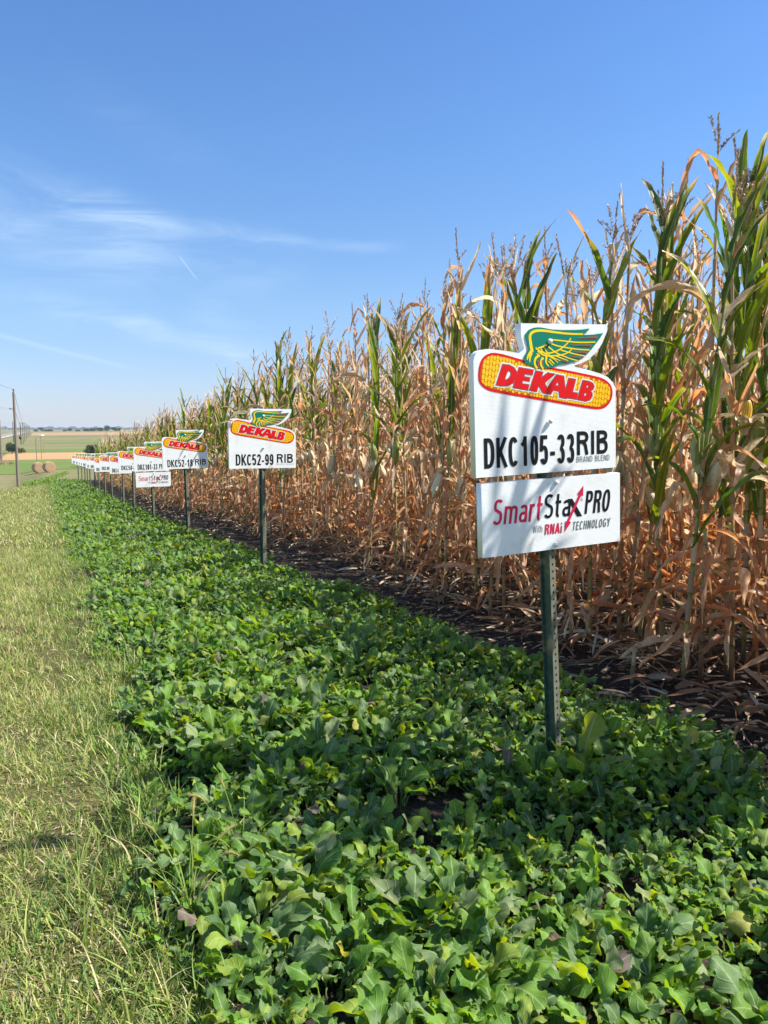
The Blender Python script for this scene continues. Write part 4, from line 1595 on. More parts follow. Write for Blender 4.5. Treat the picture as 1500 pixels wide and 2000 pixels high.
# lettering on the cob
Lt = [[(295, 205), (360, 212), (408, 238), (436, 282), (430, 338), (400, 384), (350, 410), (290, 412), (235, 402)],
      [(345, 262), (372, 272), (380, 296), (362, 338), (330, 357), (314, 354)],
      [(457, 237), (597, 262), (588, 308), (514, 296), (505, 326), (566, 337), (558, 370), (494, 360), (485, 393), (556, 405), (546, 456), (400, 428)],
      [(620, 270), (692, 284), (674, 340), (738, 290), (806, 305), (708, 388), (768, 496), (690, 480), (650, 408), (632, 470), (562, 456)],
      [(824, 310), (898, 325), (926, 542), (860, 528), (852, 468), (796, 459), (772, 497), (706, 486)],
      [(842, 366), (850, 422), (814, 414)],
      [(946, 345), (1016, 357), (986, 482), (1036, 491), (1026, 550), (900, 528)],
      [(1086, 368), (1150, 378), (1188, 398), (1201, 428), (1190, 455), (1164, 470), (1182, 495), (1182, 525), (1160, 557), (1118, 570), (1034, 552)],
      [(1126, 409), (1144, 415), (1146, 430), (1134, 444), (1118, 443)],
      [(1106, 484), (1126, 490), (1128, 505), (1114, 522), (1096, 521)]]
Lt = [loc(p_, cC) for p_ in Lt]
Lt = [chaikin(p_, 1) if i in (1, 8, 9) else p_ for i, p_ in enumerate(Lt)]
G = [[0, 1], [2], [3], [4, 5], [6], [7, 8, 9]]


def letters(name, z, mat, off):
    ms = []
    for q, g in enumerate(G):
        pol = [Lt[i] for i in g] if off < 0.006 else [Lt[g[0]]]
        ms.append(fill_mesh(name, pol, z + 0.00003 * q, mat, off))
    return join(name, ms)


me_lw = letters('lettering_outline', 0.0016, M_WHITE, 0.0068)
me_lg = letters('lettering_edge', 0.0020, M_GREY, 0.0024)
me_lr = letters('lettering', 0.0024, M_RED, 0.0002)
# wing
wing = loc([(1115, 170), (1040, 180), (900, 190), (700, 190), (560, 182), (470, 165), (400, 150), (330, 148), (270, 160), (215, 185), (178, 225), (168, 270), (180, 330), (200, 390), (212, 450),
            (210, 480), (185, 520), (160, 560), (152, 600), (165, 650), (200, 690), (240, 695), (280, 710), (300, 725), (350, 745), (400, 748), (450, 738), (500, 745), (560, 740), (640, 705), (690, 690),
            (800, 678), (870, 655), (940, 635), (1000, 605), (1050, 575), (1100, 530), (1150, 475), (1205, 405), (1270, 320), (1320, 238), (1180, 258), (1040, 264), (1025, 250), (1060, 232), (1095, 205)], cW)
me_wing = fill_mesh('wing_emblem', [wing], 0.0028, M_GRN)
ku = 0.61 / 275 / 7.5
W = lambda *p_: loc(p_, cW)
me_wl = strokes('wing_lines', [
    (W((272, 505), (252, 420), (240, 340), (232, 280), (250, 232), (300, 204), (370, 194), (450, 199), (550, 215), (700, 236), (850, 250), (1020, 252)), 42, 20),
    (W((262, 495), (235, 530), (212, 560), (198, 620)), 50, 12), (W((258, 520), (240, 580), (236, 655)), 44, 8),
    (W((545, 330), (700, 345), (850, 365), (1000, 375), (1205, 370)), 17, 15), (W((550, 388), (650, 425), (800, 452), (950, 475), (1120, 485)), 17, 14),
    (W((690, 482), (800, 515), (930, 550), (1055, 572)), 16, 13), (W((508, 430), (580, 490), (650, 538), (760, 580), (850, 615), (945, 638)), 18, 12),
    (W((838, 308), (805, 368), (740, 430), (660, 485), (580, 516), (480, 532), (420, 516), (360, 480), (322, 448)), 14, 20),
    (W((862, 458), (830, 500), (770, 535), (700, 555), (620, 562), (540, 570), (450, 560), (400, 532), (352, 492)), 12, 20),
    (W((482, 400), (430, 432), (355, 452)), 24, 18), (W((450, 448), (490, 520), (560, 580), (690, 640)), 18, 8), (W((395, 458), (430, 512), (520, 572), (600, 612), (652, 665)), 18, 10),
    (W((620, 565), (700, 600), (802, 636)), 18, 8), (W((382, 556), (330, 582), (306, 640), (316, 700), (350, 746)), 30, 26), (W((432, 588), (398, 650), (404, 710), (440, 752)), 34, 20),
    (W((484, 575), (472, 640), (490, 690), (522, 716)), 34, 10), (W((512, 640), (575, 705)), 16, 10), (W((528, 612), (600, 684)), 22, 10), (W((338, 528), (378, 562)), 16, 20)], 0.0033, M_YEL, ku)
me_wr = strokes('wing_streaks', [
    (W((930, 306), (1080, 308), (1228, 298)), 3, 28), (W((835, 404), (1000, 418), (1142, 418)), 3, 24), (W((870, 494), (980, 518), (1076, 524)), 3, 20),
    (W((800, 556), (900, 585), (990, 600)), 3, 20), (W((690, 620), (750, 645), (800, 655)), 3, 24), (W((360, 632), (358, 680), (366, 720)), 26, 12), (W((420, 625), (425, 680), (438, 712)), 14, 6)], 0.0041, M_DRED, ku)


me_wl = join('wing_linework', [me_wl, me_wr])


def bolt_mesh():
    mb = MB()
    a = np.linspace(0, 1, 6)
    P = np.stack([0 * a, -0.010 * a, 0 * a], -1)
    tube(P, 0.0095 * np.sqrt(np.clip(1 - (a * 0.97) ** 2, 0.01, 1)), 12, (0.8, 0.8, 0.8), None, True, mb)
    return mb.mesh('bolt', M_BOLT)


me_bolt = bolt_mesh()


def post_mesh(z0, z1, detail):
    """U-channel: web, two side walls and two lips; the lips carry a row of punched holes"""
    mb = MB()
    w, d, f, th = 0.016, 0.034, 0.012, 0.003
    A = np.array([(-w - f, d), (-w, d), (-w, 0), (w, 0), (w, d), (w + f, d), (w + f, d + th), (w - th, d + th), (w - th, th), (-w + th, th), (-w + th, d + th), (-w - f, d + th)])
    n = len(A)
    V = np.concatenate([np.c_[A, np.full(n, z0)], np.c_[A, np.full(n, z1)]])
    F = [[i, (i + 1) % n, n + (i + 1) % n, n + i] for i in range(n)]
    lit_faces = (2, 4, 5)  # front web and one lip, sunlight painted in as a lighter colour
    mb.add(V, [q for i, q in enumerate(F) if i not in lit_faces])
    mb.add(V, [F[i] for i in lit_faces], mi=2)
    if detail:
        a = np.arange(10) * 2 * np.pi / 10
        for cx in (0.0,):
            for z in np.arange(z0 + 0.02, z1 - 0.01, 0.0265):
                mb.add(np.stack([cx + 0.0042 * np.cos(a), np.full(10, -0.0006), z + 0.0048 * np.sin(a)], -1), [list(range(10))], mi=1)
    return mb.mesh('post', [M_POST, M_HOLE, M_POSTLIT], False)


# second, lower board
me_board2 = fill_mesh('trait_board', [[(0, 0), (LW, 0), (LW, LH), (0, LH)]], -TH / 2, M_WHITE, 0.0, TH / 2)


def fitL(a, b):
    (x0, y0), (x1, y1) = loc([a, b], cL, HL)
    return (min(x0, x1), min(y0, y1), max(x0, x1), max(y0, y1))


def trait_text():
    R = []
    z = 0.0009
    R.append(print_text('t', 'Smart', (0.040, 0.112, 0.247, 0.203), z, M_PINK, 0.115, 0.14))
    R.append(print_text('t', 'Sta', (0.258, 0.117, 0.376, 0.205), z, M_BLK, 0.118, 0.10))
    R.append(print_text('t', 'PRO', (0.442, 0.119, 0.556, 0.204), z, M_BLK, 0.130, 0.14))
    R.append(print_text('t', 'With', (0.210, 0.069, 0.252, 0.095), z, M_GREY, 0.08, 0.10))
    R.append(print_text('t', 'RNAi', (0.262, 0.058, 0.338, 0.096), z, M_PINK, 0.17, 0.10))
    R.append(print_text('t', 'TECHNOLOGY', (0.386, 0.062, 0.560, 0.094), z, M_GREY, 0.13, 0.14, 0.2))
    R.append(text_mesh('t', '\u00ae', (0.425, 0.168, 0.436, 0.180), z, M_GREY))
    # the X with its double-headed arrow
    R.append(fill_mesh('t', [[(0.366, 0.181), (0.387, 0.181), (0.432, 0.112), (0.409, 0.112)]], z, M_BLK))
    R.append(fill_mesh('t', [[(0.438, 0.226), (0.436, 0.186), (0.428, 0.190), (0.373, 0.098), (0.381, 0.094), (0.352, 0.061), (0.354, 0.101), (0.361, 0.098), (0.417, 0.193), (0.409, 0.197)]], z + 0.0006, M_PINK))
    return join('trait_lettering', R)


me_trait = trait_text()


def code_mesh(code, rib, spec):
    R = []
    bb = 'BRAND BLEND'
    if spec == 'first':
        R.append(print_text('t', code, (0.034, 0.030, 0.418, 0.135), 0.0009, M_BLK, 0.135, 0.0, 0.12))
        R.append(print_text('t', rib, (0.430, 0.055, 0.572, 0.142), 0.0009, M_BLK, 0.16))
        R.append(print_text('t', bb, (0.428, 0.029, 0.580, 0.050), 0.0009, M_GREY, 0.11, 0.0, 0.2))
    else:
        R.append(print_text('t', code, (0.060, 0.028, 0.400 if spec == 'plain' else spec, 0.126), 0.0009, M_BLK, 0.135, 0.0, 0.12))
        if rib:
            R.append(print_text('t', rib, (0.432, 0.047, 0.582, 0.126), 0.0009, M_BLK, 0.16))
            R.append(print_text('t', bb, (0.428, 0.028, 0.590, 0.040), 0.0009, M_GREY, 0.08, 0.0, 0.2))
    return join('code_lettering', R)


SHARED = [('cob_lozenge', me_pill), ('cob_kernels', me_kern), ('lettering_outline', me_lw), ('lettering_edge', me_lg), ('lettering', me_lr),
          ('wing_emblem', me_wing), ('wing_linework', me_wl)]
me_post_near, me_post_far = {}, None
OFF = TH  # front face of the boards sits half a thickness in front of the post


def seed_sign(xl, Y, z_top, code, rib, spec, label, tilt=0.0, lower=False, detail=False, yawd=0.0, postlean=0.0):
    g = float(H(xl + SW / 2, Y))
    z_bot = z_top - SH                       # height of the board's bottom edge, world
    root = empty('seed_sign', (xl + SW / 2, Y, g))
    root.rotation_euler = (0, tilt, yawd)
    tag(root, label, 'field sign', 'seed signs in a row on steel posts')
    zb = z_bot - g
    panel = link('sign_board', me_board, root)
    panel.location = (-SW / 2, 0, zb)
    for n_, me in SHARED:
        o = link(n_, me, panel)
    link('code_lettering', code_mesh(code, rib, spec), panel)
    for (bx, bz) in [((525, 355), cW), ((695, 888), cA)]:
        u = loc([bx], bz)[0]
        b = link('bolt', me_bolt, panel)
        b.location = (u[0], -0.004, u[1])
    if lower:
        p2 = link('trait_board', me_board2, root)
        p2.location = (-SW / 2 + 0.020, 0, zb - 0.022 - LH)
        link('trait_lettering', me_trait, p2)
        for (u, v) in ((0.315, LH - 0.016), (0.31, 0.018)):
            b = link('bolt', me_bolt, p2)
            b.location = (u, -0.001, v)
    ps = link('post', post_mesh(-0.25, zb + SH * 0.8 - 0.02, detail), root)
    ps.location = (0.010 - math.sin(postlean) * zb, 0.010, 0)
    ps.rotation_mode = 'ZYX'
    ps.rotation_euler = (0, postlean, math.radians(15))
    return root


def sign_spot(px_left, top_px, X=1.50):
    s, c = math.sin(YAW), math.cos(YAW)
    q = (px_left - 750) / 1500
    Y = (X * c - q * X * s) / (s + q * c)
    r = ray(px_left + (40 if px_left > 400 else 3), top_px)
    return Y, EYE + r[2] * (Y / r[1])


SIGNS = [(925, 632, 'DKC105-33', 'RIB', 'first', 'closest and largest white seed sign with a second board hung below it', -2.35, True),
         (448, 798, 'DKC52-99', 'RIB', 'plain', 'white seed sign with a dry leaf draped over its upper corner', 0.3, False),
         (318, 840, 'DKC52-18', 'RIB', 'plain', 'white seed sign third along the row, shadow lines across its face', -1.0, False),
         (262, 863, 'DKC101-33', 'RIB', 'plain', 'farther white seed sign also carrying a second board below, fourth along the row', -0.6, True),
         (231.5, 873, 'DKC50-87', 'RIB', 'plain', 'white seed sign fifth along the row, half hidden by the two-board sign before it', 0.4, False),
         (214, 883, 'DKC4', '', 0.21, 'white seed sign sixth along the row, bluish shadow on its face', 0.2, False),
         (194.7, 884, 'DKC49', '', 0.26, 'white seed sign seventh along the row with clearer lettering', -0.3, False),
         (184.5, 889, 'DKC4', '', 0.21, 'white seed sign eighth along the row, set a little lower', 0.5, False),
         (174, 886, 'DKC4', '', 0.21, 'white seed sign ninth along the row', 0.0, False),
         (168, 887, 'DKC', '', 0.17, 'white seed sign tenth along the row', 0.3, False),
         (160, 886, 'DKC5', '', 0.21, 'white seed sign eleventh along the row', -0.4, False),
         (156, 886, 'DKC', '', 0.17, 'small distant white seed sign twelfth along the row', 0.2, False),
         (152, 886, 'DKC', '', 0.17, 'small distant white seed sign thirteenth along the row', 0.0, False),
         (147, 886, 'DKC', '', 0.17, 'small distant white seed sign fourteenth along the row', 0.3, False),
         (141, 886, 'DKC', '', 0.17, 'last tiny white seed sign at the far end of the row', 0.0, False)]
sign_at = []
for i, (pl, tp, code, rib, spec, lab, tilt, low) in enumerate(SIGNS):
    Y, zt = sign_spot(pl, tp)
    g = float(H(1.6, Y))
    sign_at.append((Y, zt))
    dx_ = 0.0
    if tilt:
        dx_ = math.sin(math.radians(-tilt)) * (zt - 0.25 - g)
    if i == 0:
        Y, zt, dx_ = 2.295, 1.672, 0.107
        sign_at[0] = (Y, zt)
    seed_sign((1.31 if i == 0 else 1.50) + dx_, Y, zt, code, rib, spec, lab, math.radians(tilt), low, i < 4, 0.0, math.radians(-1.5) if i == 0 else 0.0)

# dry leaf draped on the second sign
Y2, Z2 = sign_at[1]
rn = np.random.default_rng(3)
lf = MB()
p0 = np.array([[1.50 + 0.18, Y2 + 0.03, Z2 - 0.045], [1.50 + 0.05, Y2 - 0.02, Z2 - 0.12]])
V, F, t_, x_ = ribbons(p0, np.array([math.pi + 0.1, math.pi - 0.15]), np.array([12, 10]) * DEG, np.array([-50, -52]) * DEG, np.array([0.17, 0.17]), np.array([0.028, 0.02]), 12, X5, prof_corn,
                       1.2, 0, np.array([0.7, 0.5]), np.array([0.9, 0.2]), 1.1, 0.15, 2, 0.08, None, rn)
lf.add(V, F, (np.array([0.60, 0.50, 0.36]) + 0 * V).reshape(-1, 3), rib_attr(2, t_, x_, [0.2, 0.7]))
tag(lf.build('corn_leaf', M_CORN), 'pale dry corn leaf draped over the corner of a seed sign', 'leaf')

# ------------------------------------------------------------------ far things
def spot_at(px_, py_, dist):
    """point on the ground line of sight with a given depth along the camera axis; returns x, y, ground z"""
    d = ray(px_, py_)
    s, c = math.sin(YAW), math.cos(YAW)
    k = dist / (d[0] * s + d[1] * c)
    return d[0] * k, d[1] * k, float(H(d[0] * k, d[1] * k))


def z_at(px_, py_, x, y):
    d = ray(px_, py_)
    return EYE + d[2] * (math.hypot(x, y) / math.hypot(d[0], d[1]))


def tree(name, x, y, zb, zt, width, label, cat, seed, leaf, cols, n=2600, trunk_f=0.25, group=None, lobes=9):
    rng = np.random.default_rng(seed)
    h = zt - zb
    root = empty(name, (x, y, zb - 0.05))
    tag(root, label, cat, group)
    tk = MB()
    r0 = max(0.05, h * 0.03)
    tube(np.array([[0, 0, 0], [0.02 * h, 0, h * 0.3], [0.0, 0.02 * h, h * 0.7]]), [r0, r0 * 0.8, r0 * 0.25], 7, (0.1, 0.08, 0.06), None, True, tk)
    ctr = []
    for k in range(lobes):
        a = rng.uniform(0, 6.28)
        rr = width * 0.33 * math.sqrt(rng.random())
        zz = h * (trunk_f + (1 - trunk_f) * rng.uniform(0.22, 0.80))
        ctr.append((rr * math.cos(a), rr * math.sin(a), zz, width * rng.uniform(0.16, 0.27)))
        tube(np.array([[0, 0, h * 0.25], [rr * math.cos(a) * 0.5, rr * math.sin(a) * 0.5, (h * 0.25 + zz) / 2], [rr * math.cos(a), rr * math.sin(a), zz]]), [r0 * 0.5, r0 * 0.3, r0 * 0.12], 5, (0.1, 0.08, 0.06), None, False, tk)
    tk.build('trunk', M_BARK, root)
    cr = MB()
    ctr = np.array(ctr)
    pick = rng.integers(0, lobes, n)
    dv = rng.normal(0, 1, (n, 3))
    dv /= np.linalg.norm(dv, axis=1)[:, None]
    rad = ctr[pick, 3] * rng.uniform(0.45, 1.08, n)
    P = ctr[pick, :3] + dv * rad[:, None] * np.array([1, 1, 0.85])
    P[:, 2] = np.clip(P[:, 2], h * 0.04, h)
    V, F, t, xx = ribbons(P, rng.uniform(0, 6.28, n), rng.uniform(-0.9, 0.9, n), rng.uniform(-1.2, 0.6, n), leaf * rng.uniform(0.7, 1.4, n), leaf * 0.34 * rng.uniform(0.7, 1.3, n), 3, (-1, 1),
                          lambda t: 0.25 + np.sin(np.pi * np.clip(t, 0, 0.98)), 1, 0, rng.normal(0, 1, n), 0, 0.2, 0, 1, 0, None, rng)
    c = np.array(cols)[rng.integers(0, len(cols), n)] * (0.75 + 0.5 * rng.random(lobes))[pick][:, None]
    cr.add(V, F, (c[:, None, None] + 0 * V).reshape(-1, 3), rib_attr(n, t, xx, rng.random(n)))
    cr.build('crown', M_TREE, root)


G1 = [(0.060, 0.095, 0.026), (0.085, 0.125, 0.036), (0.045, 0.075, 0.022)]
G2 = [(0.10, 0.135, 0.045), (0.12, 0.15, 0.055), (0.085, 0.11, 0.04)]
G3 = [(0.045, 0.070, 0.026), (0.055, 0.085, 0.03)]
x, y, z = spot_at(178, 880, 135)
tree('bush', x, y, z, z_at(178, 857.5, x, y), 2.9, 'rounded green bush just beyond the far end of the corn field', 'bush', 1, 0.15, G1, 5200, 0.05, None, 16)
x, y, z = hit(24, 886.5)
tree('bush', x, y, z, z_at(24, 863.5, x, y), 0.014 * y, 'dark leafy bush on the ditch bank beside the nearest utility pole', 'bush', 2, 0.0011 * y, [(0.045, 0.085, 0.020), (0.065, 0.115, 0.028), (0.035, 0.065, 0.018)], 4200, 0.05, None, 14)
x, y, z = hit(42, 885.5)
tree('bush', x, y, z, z_at(42, 874, x, y), 0.009 * y, 'small yellowish bush by the corner of the orange stubble field', 'bush', 3, 0.001 * y, [(0.15, 0.15, 0.04), (0.12, 0.13, 0.035)], 1500, 0.02)
FT = [(70.5, 839.5, 9, 'dark low tree on the skyline next to the pale round-topped tree', G3), (80.5, 834.3, 11, 'pale round-topped tree standing tallest on the open skyline', [(0.15, 0.18, 0.08), (0.13, 0.16, 0.07)]),
      (90, 840, 10, 'brownish low tree on the skyline right after the pale round tree', [(0.11, 0.10, 0.05), (0.09, 0.095, 0.04)]), (100, 839, 9, 'dark green low tree in the gap of the skyline trees', G3),
      (126, 839.5, 9, 'low rounded tree in the middle of the skyline', G1), (138, 837, 10, 'mid-sized green tree in the middle of the skyline', G1), (152, 840.5, 9, 'small dark tree before the wood on the skyline', G3),
      (170, 838, 16, 'first broad dark tree of the skyline wood', G3), (183, 836.5, 15, 'second broad tree of the skyline wood', G1), (196, 836, 15, 'third tree of the skyline wood, a little taller', G3),
      (211, 830.8, 17, 'tallest round-topped tree of the skyline wood', G1), (224, 834.5, 14, 'last dark tree of the skyline wood beside the corn', G3), (236, 836, 12, 'bluish green tree rising just over the corn tassels', G1)]
for i, (cx, ty, wpx, lab, cols) in enumerate(FT):
    x, y, z = spot_at(cx, 846, 760)
    tree('skyline_tree', x, y, z, z_at(cx, ty, x, y), wpx / 1500 * 760, lab, 'tree', 40 + i, 0.75, cols, 900, 0.1, None, 8)
# distant treeline, one mass
tl = MB()
rt = np.random.default_rng(8)
n = 5200
cx = rt.uniform(-60, 420, n)
P = []
hh = 7 + 3.0 * np.sin(cx * 0.21) * np.sin(cx * 0.07 + 1)
for i in range(n):
    x, y, z = spot_at(cx[i], 842, 2300 + rt.uniform(0, 120))
    P.append((x, y, z + rt.random() * hh[i]))
V, F, t_, x_ = ribbons(np.array(P), rt.uniform(0, 6.28, n), rt.uniform(-1, 1, n), rt.uniform(-1, 1, n), 3.5, 1.8, 3, (-1, 1), lambda t: 0.3 + np.sin(np.pi * np.clip(t, 0, .98)), 1, 0, rt.normal(0, 1, n), 0, 0.2, 0, 1, 0, None, rt)
c = np.array(G3)[rt.integers(0, 2, n)]
tl.add(V, F, (c[:, None, None] + 0 * V).reshape(-1, 3), rib_attr(n, t_, x_, rt.random(n)))
tag(tl.build('treeline', M_TREE), 'thin hazy line of woods on the horizon', 'woods', None, 'stuff')

# weeds on the crest where the lawn drops to the ditch
wd = MB()
rw = np.random.default_rng(12)
pts = [hit(rw.uniform(52, 135), 0) if False else None for _ in range(0)]
n = 2600
u = rw.random(n)
cpx = 66 + u * 64 + rw.normal(0, 2.5, n)
cpy = 949 - u * 25 + rw.normal(0, 1.3, n)
B = np.array([hit(a, b, 300) for a, b in zip(cpx[:260], cpy[:260])])
ii = rw.integers(0, 260, n)
p0 = B[ii] + np.stack([rw.normal(0, 0.25, n), rw.normal(0, 0.5, n), np.zeros(n)], -1)
p0[:, 2] = H(p0[:, 0], p0[:, 1])
V, F, t_, x_ = ribbons(p0, rw.uniform(0, 6.28, n), rw.uniform(0.6, 1.5, n), rw.uniform(-0.6, 0.8, n), rw.uniform(0.14, 0.36, n), rw.uniform(0.02, 0.05, n), 5, X3, blade, 1.5, 0, 0, 0, 0.5, 0, 1, 0, None, rw)
c = np.array([[0.10, 0.20, 0.03], [0.15, 0.24, 0.03], [0.08, 0.16, 0.05]])[rw.integers(0, 3, n)]
wd.add(V, F, (c[:, None, None] + 0 * V).reshape(-1, 3), rib_attr(n, t_, x_, rw.random(n)))
tag(wd.build('weeds', M_RAD), 'band of bright green weeds where the mown verge drops to the ditch', 'weeds', None, 'stuff')

# hay bales
def bale(px_, py_, dia_px, label, seed):
    x, y, z = hit(px_, py_)
    depth = x * math.sin(YAW) + y * math.cos(YAW)
    R = dia_px / 1500 * depth / 2
    root = empty('hay_bale', (x, y, z), (0, 0, 0.30))
    tag(root, label, 'hay bale', 'round hay bales in the meadow')
    rng = np.random.default_rng(seed)
    A_ = 40
    a = np.arange(A_) * 2 * np.pi / A_
    S = 9
    yy = np.linspace(-0.6, 0.6, S) * R * 1.5
    rad = R * (1 + 0.015 * rng.normal(0, 1, (S, A_)))
    rad[0] *= 0.965
    rad[-1] *= 0.965
    V = np.stack([rad * np.cos(a), np.broadcast_to(yy[:, None], rad.shape), R * 0.97 + rad * np.sin(a)], -1)
    i = np.arange(S - 1)[:, None] * A_
    j = np.arange(A_)[None]
    mb = MB().add(V, np.stack([i + j, i + (j + 1) % A_, i + A_ + (j + 1) % A_, i + A_ + j], -1).reshape(-1, 4))
    mb.build('wrapped_side', M_BALE, root)
    for s_, k in ((0, -1), (S - 1, 1)):
        e = MB()
        ctr = np.array([[0, yy[s_] + k * 0.03 * R, R * 0.97]])
        rings = [V[s_] * 1.0]
        for f in (0.75, 0.5, 0.25):
            q = ctr + (V[s_] - np.array([0, yy[s_], R * 0.97])) * f
            q = q + np.stack([0 * a, rng.normal(0, 0.012 * R, A_), 0 * a], -1)
            rings.append(q)
        Vr = np.concatenate(rings)
        i = np.arange(3)[:, None] * A_
        e.add(Vr, np.stack([i + j, i + (j + 1) % A_, i + A_ + (j + 1) % A_, i + A_ + j], -1).reshape(-1, 4))
        e.add(rings[-1], [list(range(A_))])
        e.build('coiled_end', M_BALEEND, root)


bale(75.6, 923.5, 21, 'round hay bale behind the thin leaning pole', 1)
bale(96.5, 922.5, 21, 'round hay bale closer to the corn, slightly taller', 2)


# utility poles and wires
def pole(px_, py_base, py_top, label, dist=None, r=0.13, arm=True, px_top=None):
    x, y, z = hit(px_, py_base) if dist is None else spot_at(px_, py_base, dist)
    zt = z_at(px_ if px_top is None else px_top, py_top, x, y)
    root = empty('utility_pole', (x, y, z))
    tag(root, label, 'utility pole', 'wooden utility poles along the road')
    h = zt - z
    tube(np.array([[0, 0, -0.3], [0, 0, h * 0.5], [0, 0, h]]), [r, r * 0.88, r * 0.75], 12, (0.2, 0.17, 0.14)).build('shaft', M_WOOD, root)
    if arm:
        mb = MB()
        tube(np.array([[0, 0, h - 0.01], [0, 0, h + 0.16]]), [0.025, 0.025], 8, (0.2, 0.2, 0.2), None, True, mb)
        tube(np.array([[0, 0, h + 0.14], [0, 0, h + 0.20], [0, 0, h + 0.25], [0, 0, h + 0.30]]), [0.075, 0.09, 0.06, 0.02], 10, (0.1, 0.05, 0.05), None, True, mb)
        mb.build('insulator', M_CERAM, root)
        b = MB()
        tube(np.array([[-r * 0.6, 0, h * 0.83], [-r - 0.22, 0, h * 0.835]]), [0.03, 0.03], 8, (0.2, 0.2, 0.2), None, True, b)
        tube(np.array([[-r - 0.2, 0, h * 0.835 - 0.05], [-r - 0.2, 0, h * 0.835 + 0.07]]), [0.06, 0.045], 8, (0.1, 0.05, 0.05), None, True, b)
        b.build('side_bracket', M_CERAM, root)
    return Vector((x, y, z)), Vector((x, y, zt)), h


b1, t1, h1 = pole(36, 956, 766, 'tall weathered wooden utility pole nearest the road ditch', 66, 0.125)
b2, t2, h2 = pole(3.5, 906, 821, 'grey utility pole at the edge of view beside the road', None, 0.20)
b3, t3, h3 = pole(27, 864, 823, 'utility pole standing above the dark ditch bush', None, 0.22)
LINEP = [(41.3, 868, 825, 'first thin pole in the distant line beyond the tall one'), (46, 868, 824, 'second thin pole in the distant line, in front of the hillside'), (49, 864, 824.5, 'third thin pole in the distant line'),
         (52.3, 858, 826.5, 'fourth thin pole in the distant line near the hill crest'), (55.3, 854, 829, 'fifth thin pole in the distant line at the hill crest'), (58.3, 850, 831.5, 'sixth and smallest pole of the distant line')]
tops = []
for a in LINEP:
    tops.append(pole(a[0], a[1], a[2], a[3], None, 0.20, False)[1])


def wire(name, p, q, sag, r, label, n=24):
    u = np.linspace(0, 1, n)[:, None]
    P = np.array(p)[None] * (1 - u) + np.array(q)[None] * u
    P[:, 2] -= sag * 4 * (u * (1 - u))[:, 0]
    o = tube(P, r, 5, (0.2, 0.2, 0.2)).build(name, M_WIRE)
    tag(o, label, 'power line')


def toward(px_, py_, Y):
    d = ray(px_, py_)
    k = Y / d[1]
    return Vector((d[0] * k, Y, EYE + d[2] * k))


pv = Vector((t1.x - 0.13, t1.y, t1.z + 0.28))
aim = toward(-40, 702, 42.0)
wire('power_line', pv, pv + (aim - pv) * 2.2, 0.6, 0.011, 'upper wire running from the top of the tall pole out of view')
sv = Vector((t1.x - 0.37, t1.y, b1.z + h1 * 0.84))
aim2 = toward(-40, 764, 42.0)
wire('power_line', sv, sv + (aim2 - sv) * 2.2, 0.5, 0.011, 'lower wire running from the side bracket of the tall pole out of view')
wire('power_line', (t1.x, t1.y, t1.z + 0.28), tops[3], 2.6, 0.02, 'wire sagging from the tall pole top to the distant poles')
wire('power_line', (t1.x, t1.y, b1.z + h1 * 0.84), tops[2], 2.2, 0.02, 'lower wire sagging from the tall pole to the distant poles')
for k in range(len(tops) - 1):
    wire('power_line', tops[k], tops[k + 1], 0.6, 0.035, ['wire over the first gap of the distant poles', 'wire over the second gap of the distant poles', 'wire over the third gap of the distant poles', 'wire over the fourth gap of the distant poles', 'wire over the last gap of the distant poles'][k])
wire('power_line', t2, t3, 0.8, 0.02, 'wire between the edge pole and the pole above the bush')

# thin poles in the meadow
def thin_pole(px0, py0, px1, py1, r, label, bar=None, name='field_pole'):
    x, y, z = hit(px0, py0)
    d = ray(px1, py1)
    k = y / d[1]
    top = Vector((d[0] * k, y, EYE + d[2] * k))
    root = empty(name, (x, y, z))
    tag(root, label, 'pole')
    v = top - Vector((x, y, z))
    tube(np.array([[0, 0, -0.1], [v.x * 0.5, v.y * 0.5, v.z * 0.5], [v.x, v.y, v.z]]), r, 8, (0.2, 0.2, 0.2)).build('shaft', M_WOOD, root)
    if bar:
        s = y / 1500 * 1.09
        mb = MB()
        mb.box((v.x - bar[0] * s, -0.03, v.z - 0.5 * s), (v.x + bar[1] * s, 0.03, v.z + 1.0 * s))
        mb.build('cross_panel', M_BOLT, root)


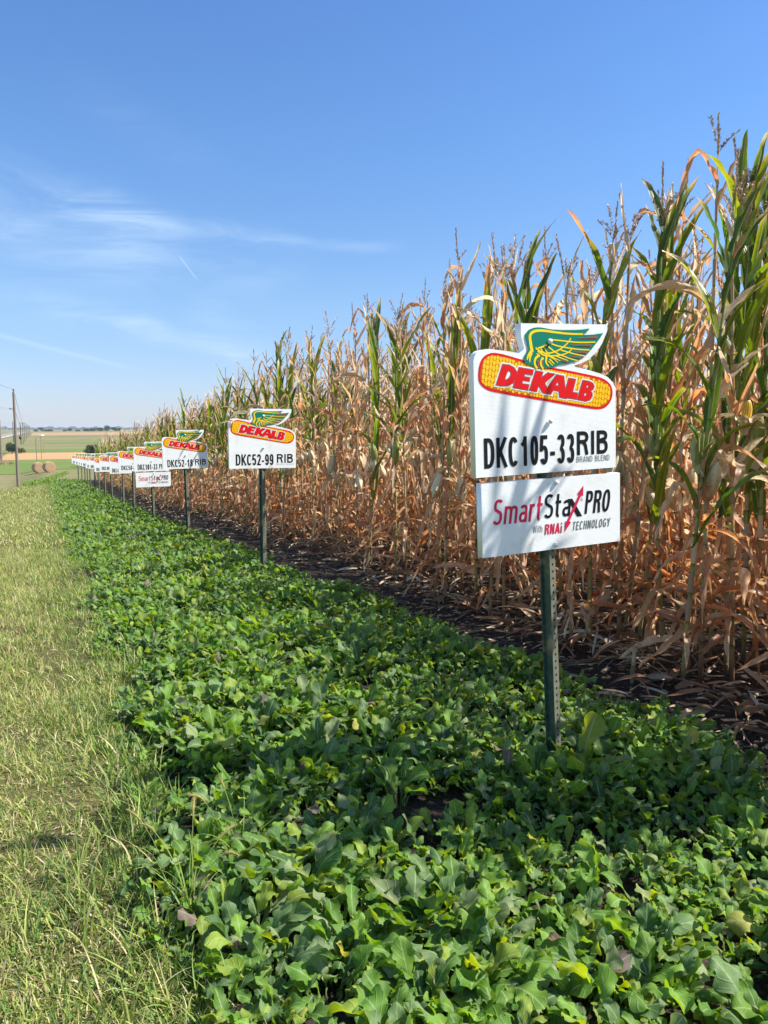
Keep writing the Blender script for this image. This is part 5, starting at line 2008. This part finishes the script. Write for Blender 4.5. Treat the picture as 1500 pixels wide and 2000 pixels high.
thin_pole(73.3, 923.5, 69.5, 855, 0.05, 'thin leaning grey pole rising in front of a hay bale')
thin_pole(81.2, 897, 79.5, 850.5, 0.06, 'thin pole with a white cross panel on its top', (3.2, 5.2))
thin_pole(85.7, 886, 85.2, 862, 0.05, 'faint thin pole beside the one with a white cross panel')
# dark boxes on poles by the bush
bx, by, bz = hit(40.5, 869)
mbx = MB()
tube(np.array([[0, 0, 0], [0, 0, 2.2]]), 0.09, 8, (0.2, 0.2, 0.2), None, True, mbx)
bo = empty('mailbox', (bx, by, bz))
tag(bo, 'pair of small dark boxes on posts beside the distant road', 'mailbox')
mbx.build('post', M_WOOD, bo)
MB().box((-0.5, -0.3, 2.2), (0.4, 0.3, 3.4)).build('box', M_BLK, bo)
# tan tuft by the ditch
tx, ty_, tz = hit(6, 907)
tf = MB()
n = 500
p0 = np.stack([rw.normal(0, 0.9, n), rw.normal(0, 0.9, n), np.zeros(n)], -1)
V, F, t_, x_ = ribbons(p0, rw.uniform(0, 6.28, n), rw.uniform(0.7, 1.5, n), rw.uniform(-0.8, 0.6, n), rw.uniform(0.4, 1.1, n), 0.05, 5, (-1, 1), gprof, 1.5, 0, 0, 0, 0.1, 0, 1, 0, None, rw)
tf.add(V, F, (np.array([0.38, 0.29, 0.17]) + 0 * V).reshape(-1, 3), rib_attr(n, t_, x_, rw.random(n)))
o = tf.build('grass_tuft', M_GRASS)
o.location = (tx, ty_, tz)
tag(o, 'tan tuft of dry tall grass at the foot of the edge pole', 'grass tuft')

# the thin autumn haze that pales the far woods
hz, t, out = new_mat('haze')
pv_ = t.new('ShaderNodeVolumePrincipled')
pv_.inputs['Color'].default_value = (0.80, 0.90, 1.0, 1)
pv_.inputs['Density'].default_value = HAZE
pv_.inputs['Anisotropy'].default_value = 0.2
t.l.new(pv_.outputs[0], out.inputs['Volume'])
hb = MB()
hb.box((-4600, -300, -12), (4600, 6200, 24))
tag(hb.build('haze', hz, None, False), 'thin pale haze over the fields', 'haze', None, 'stuff')
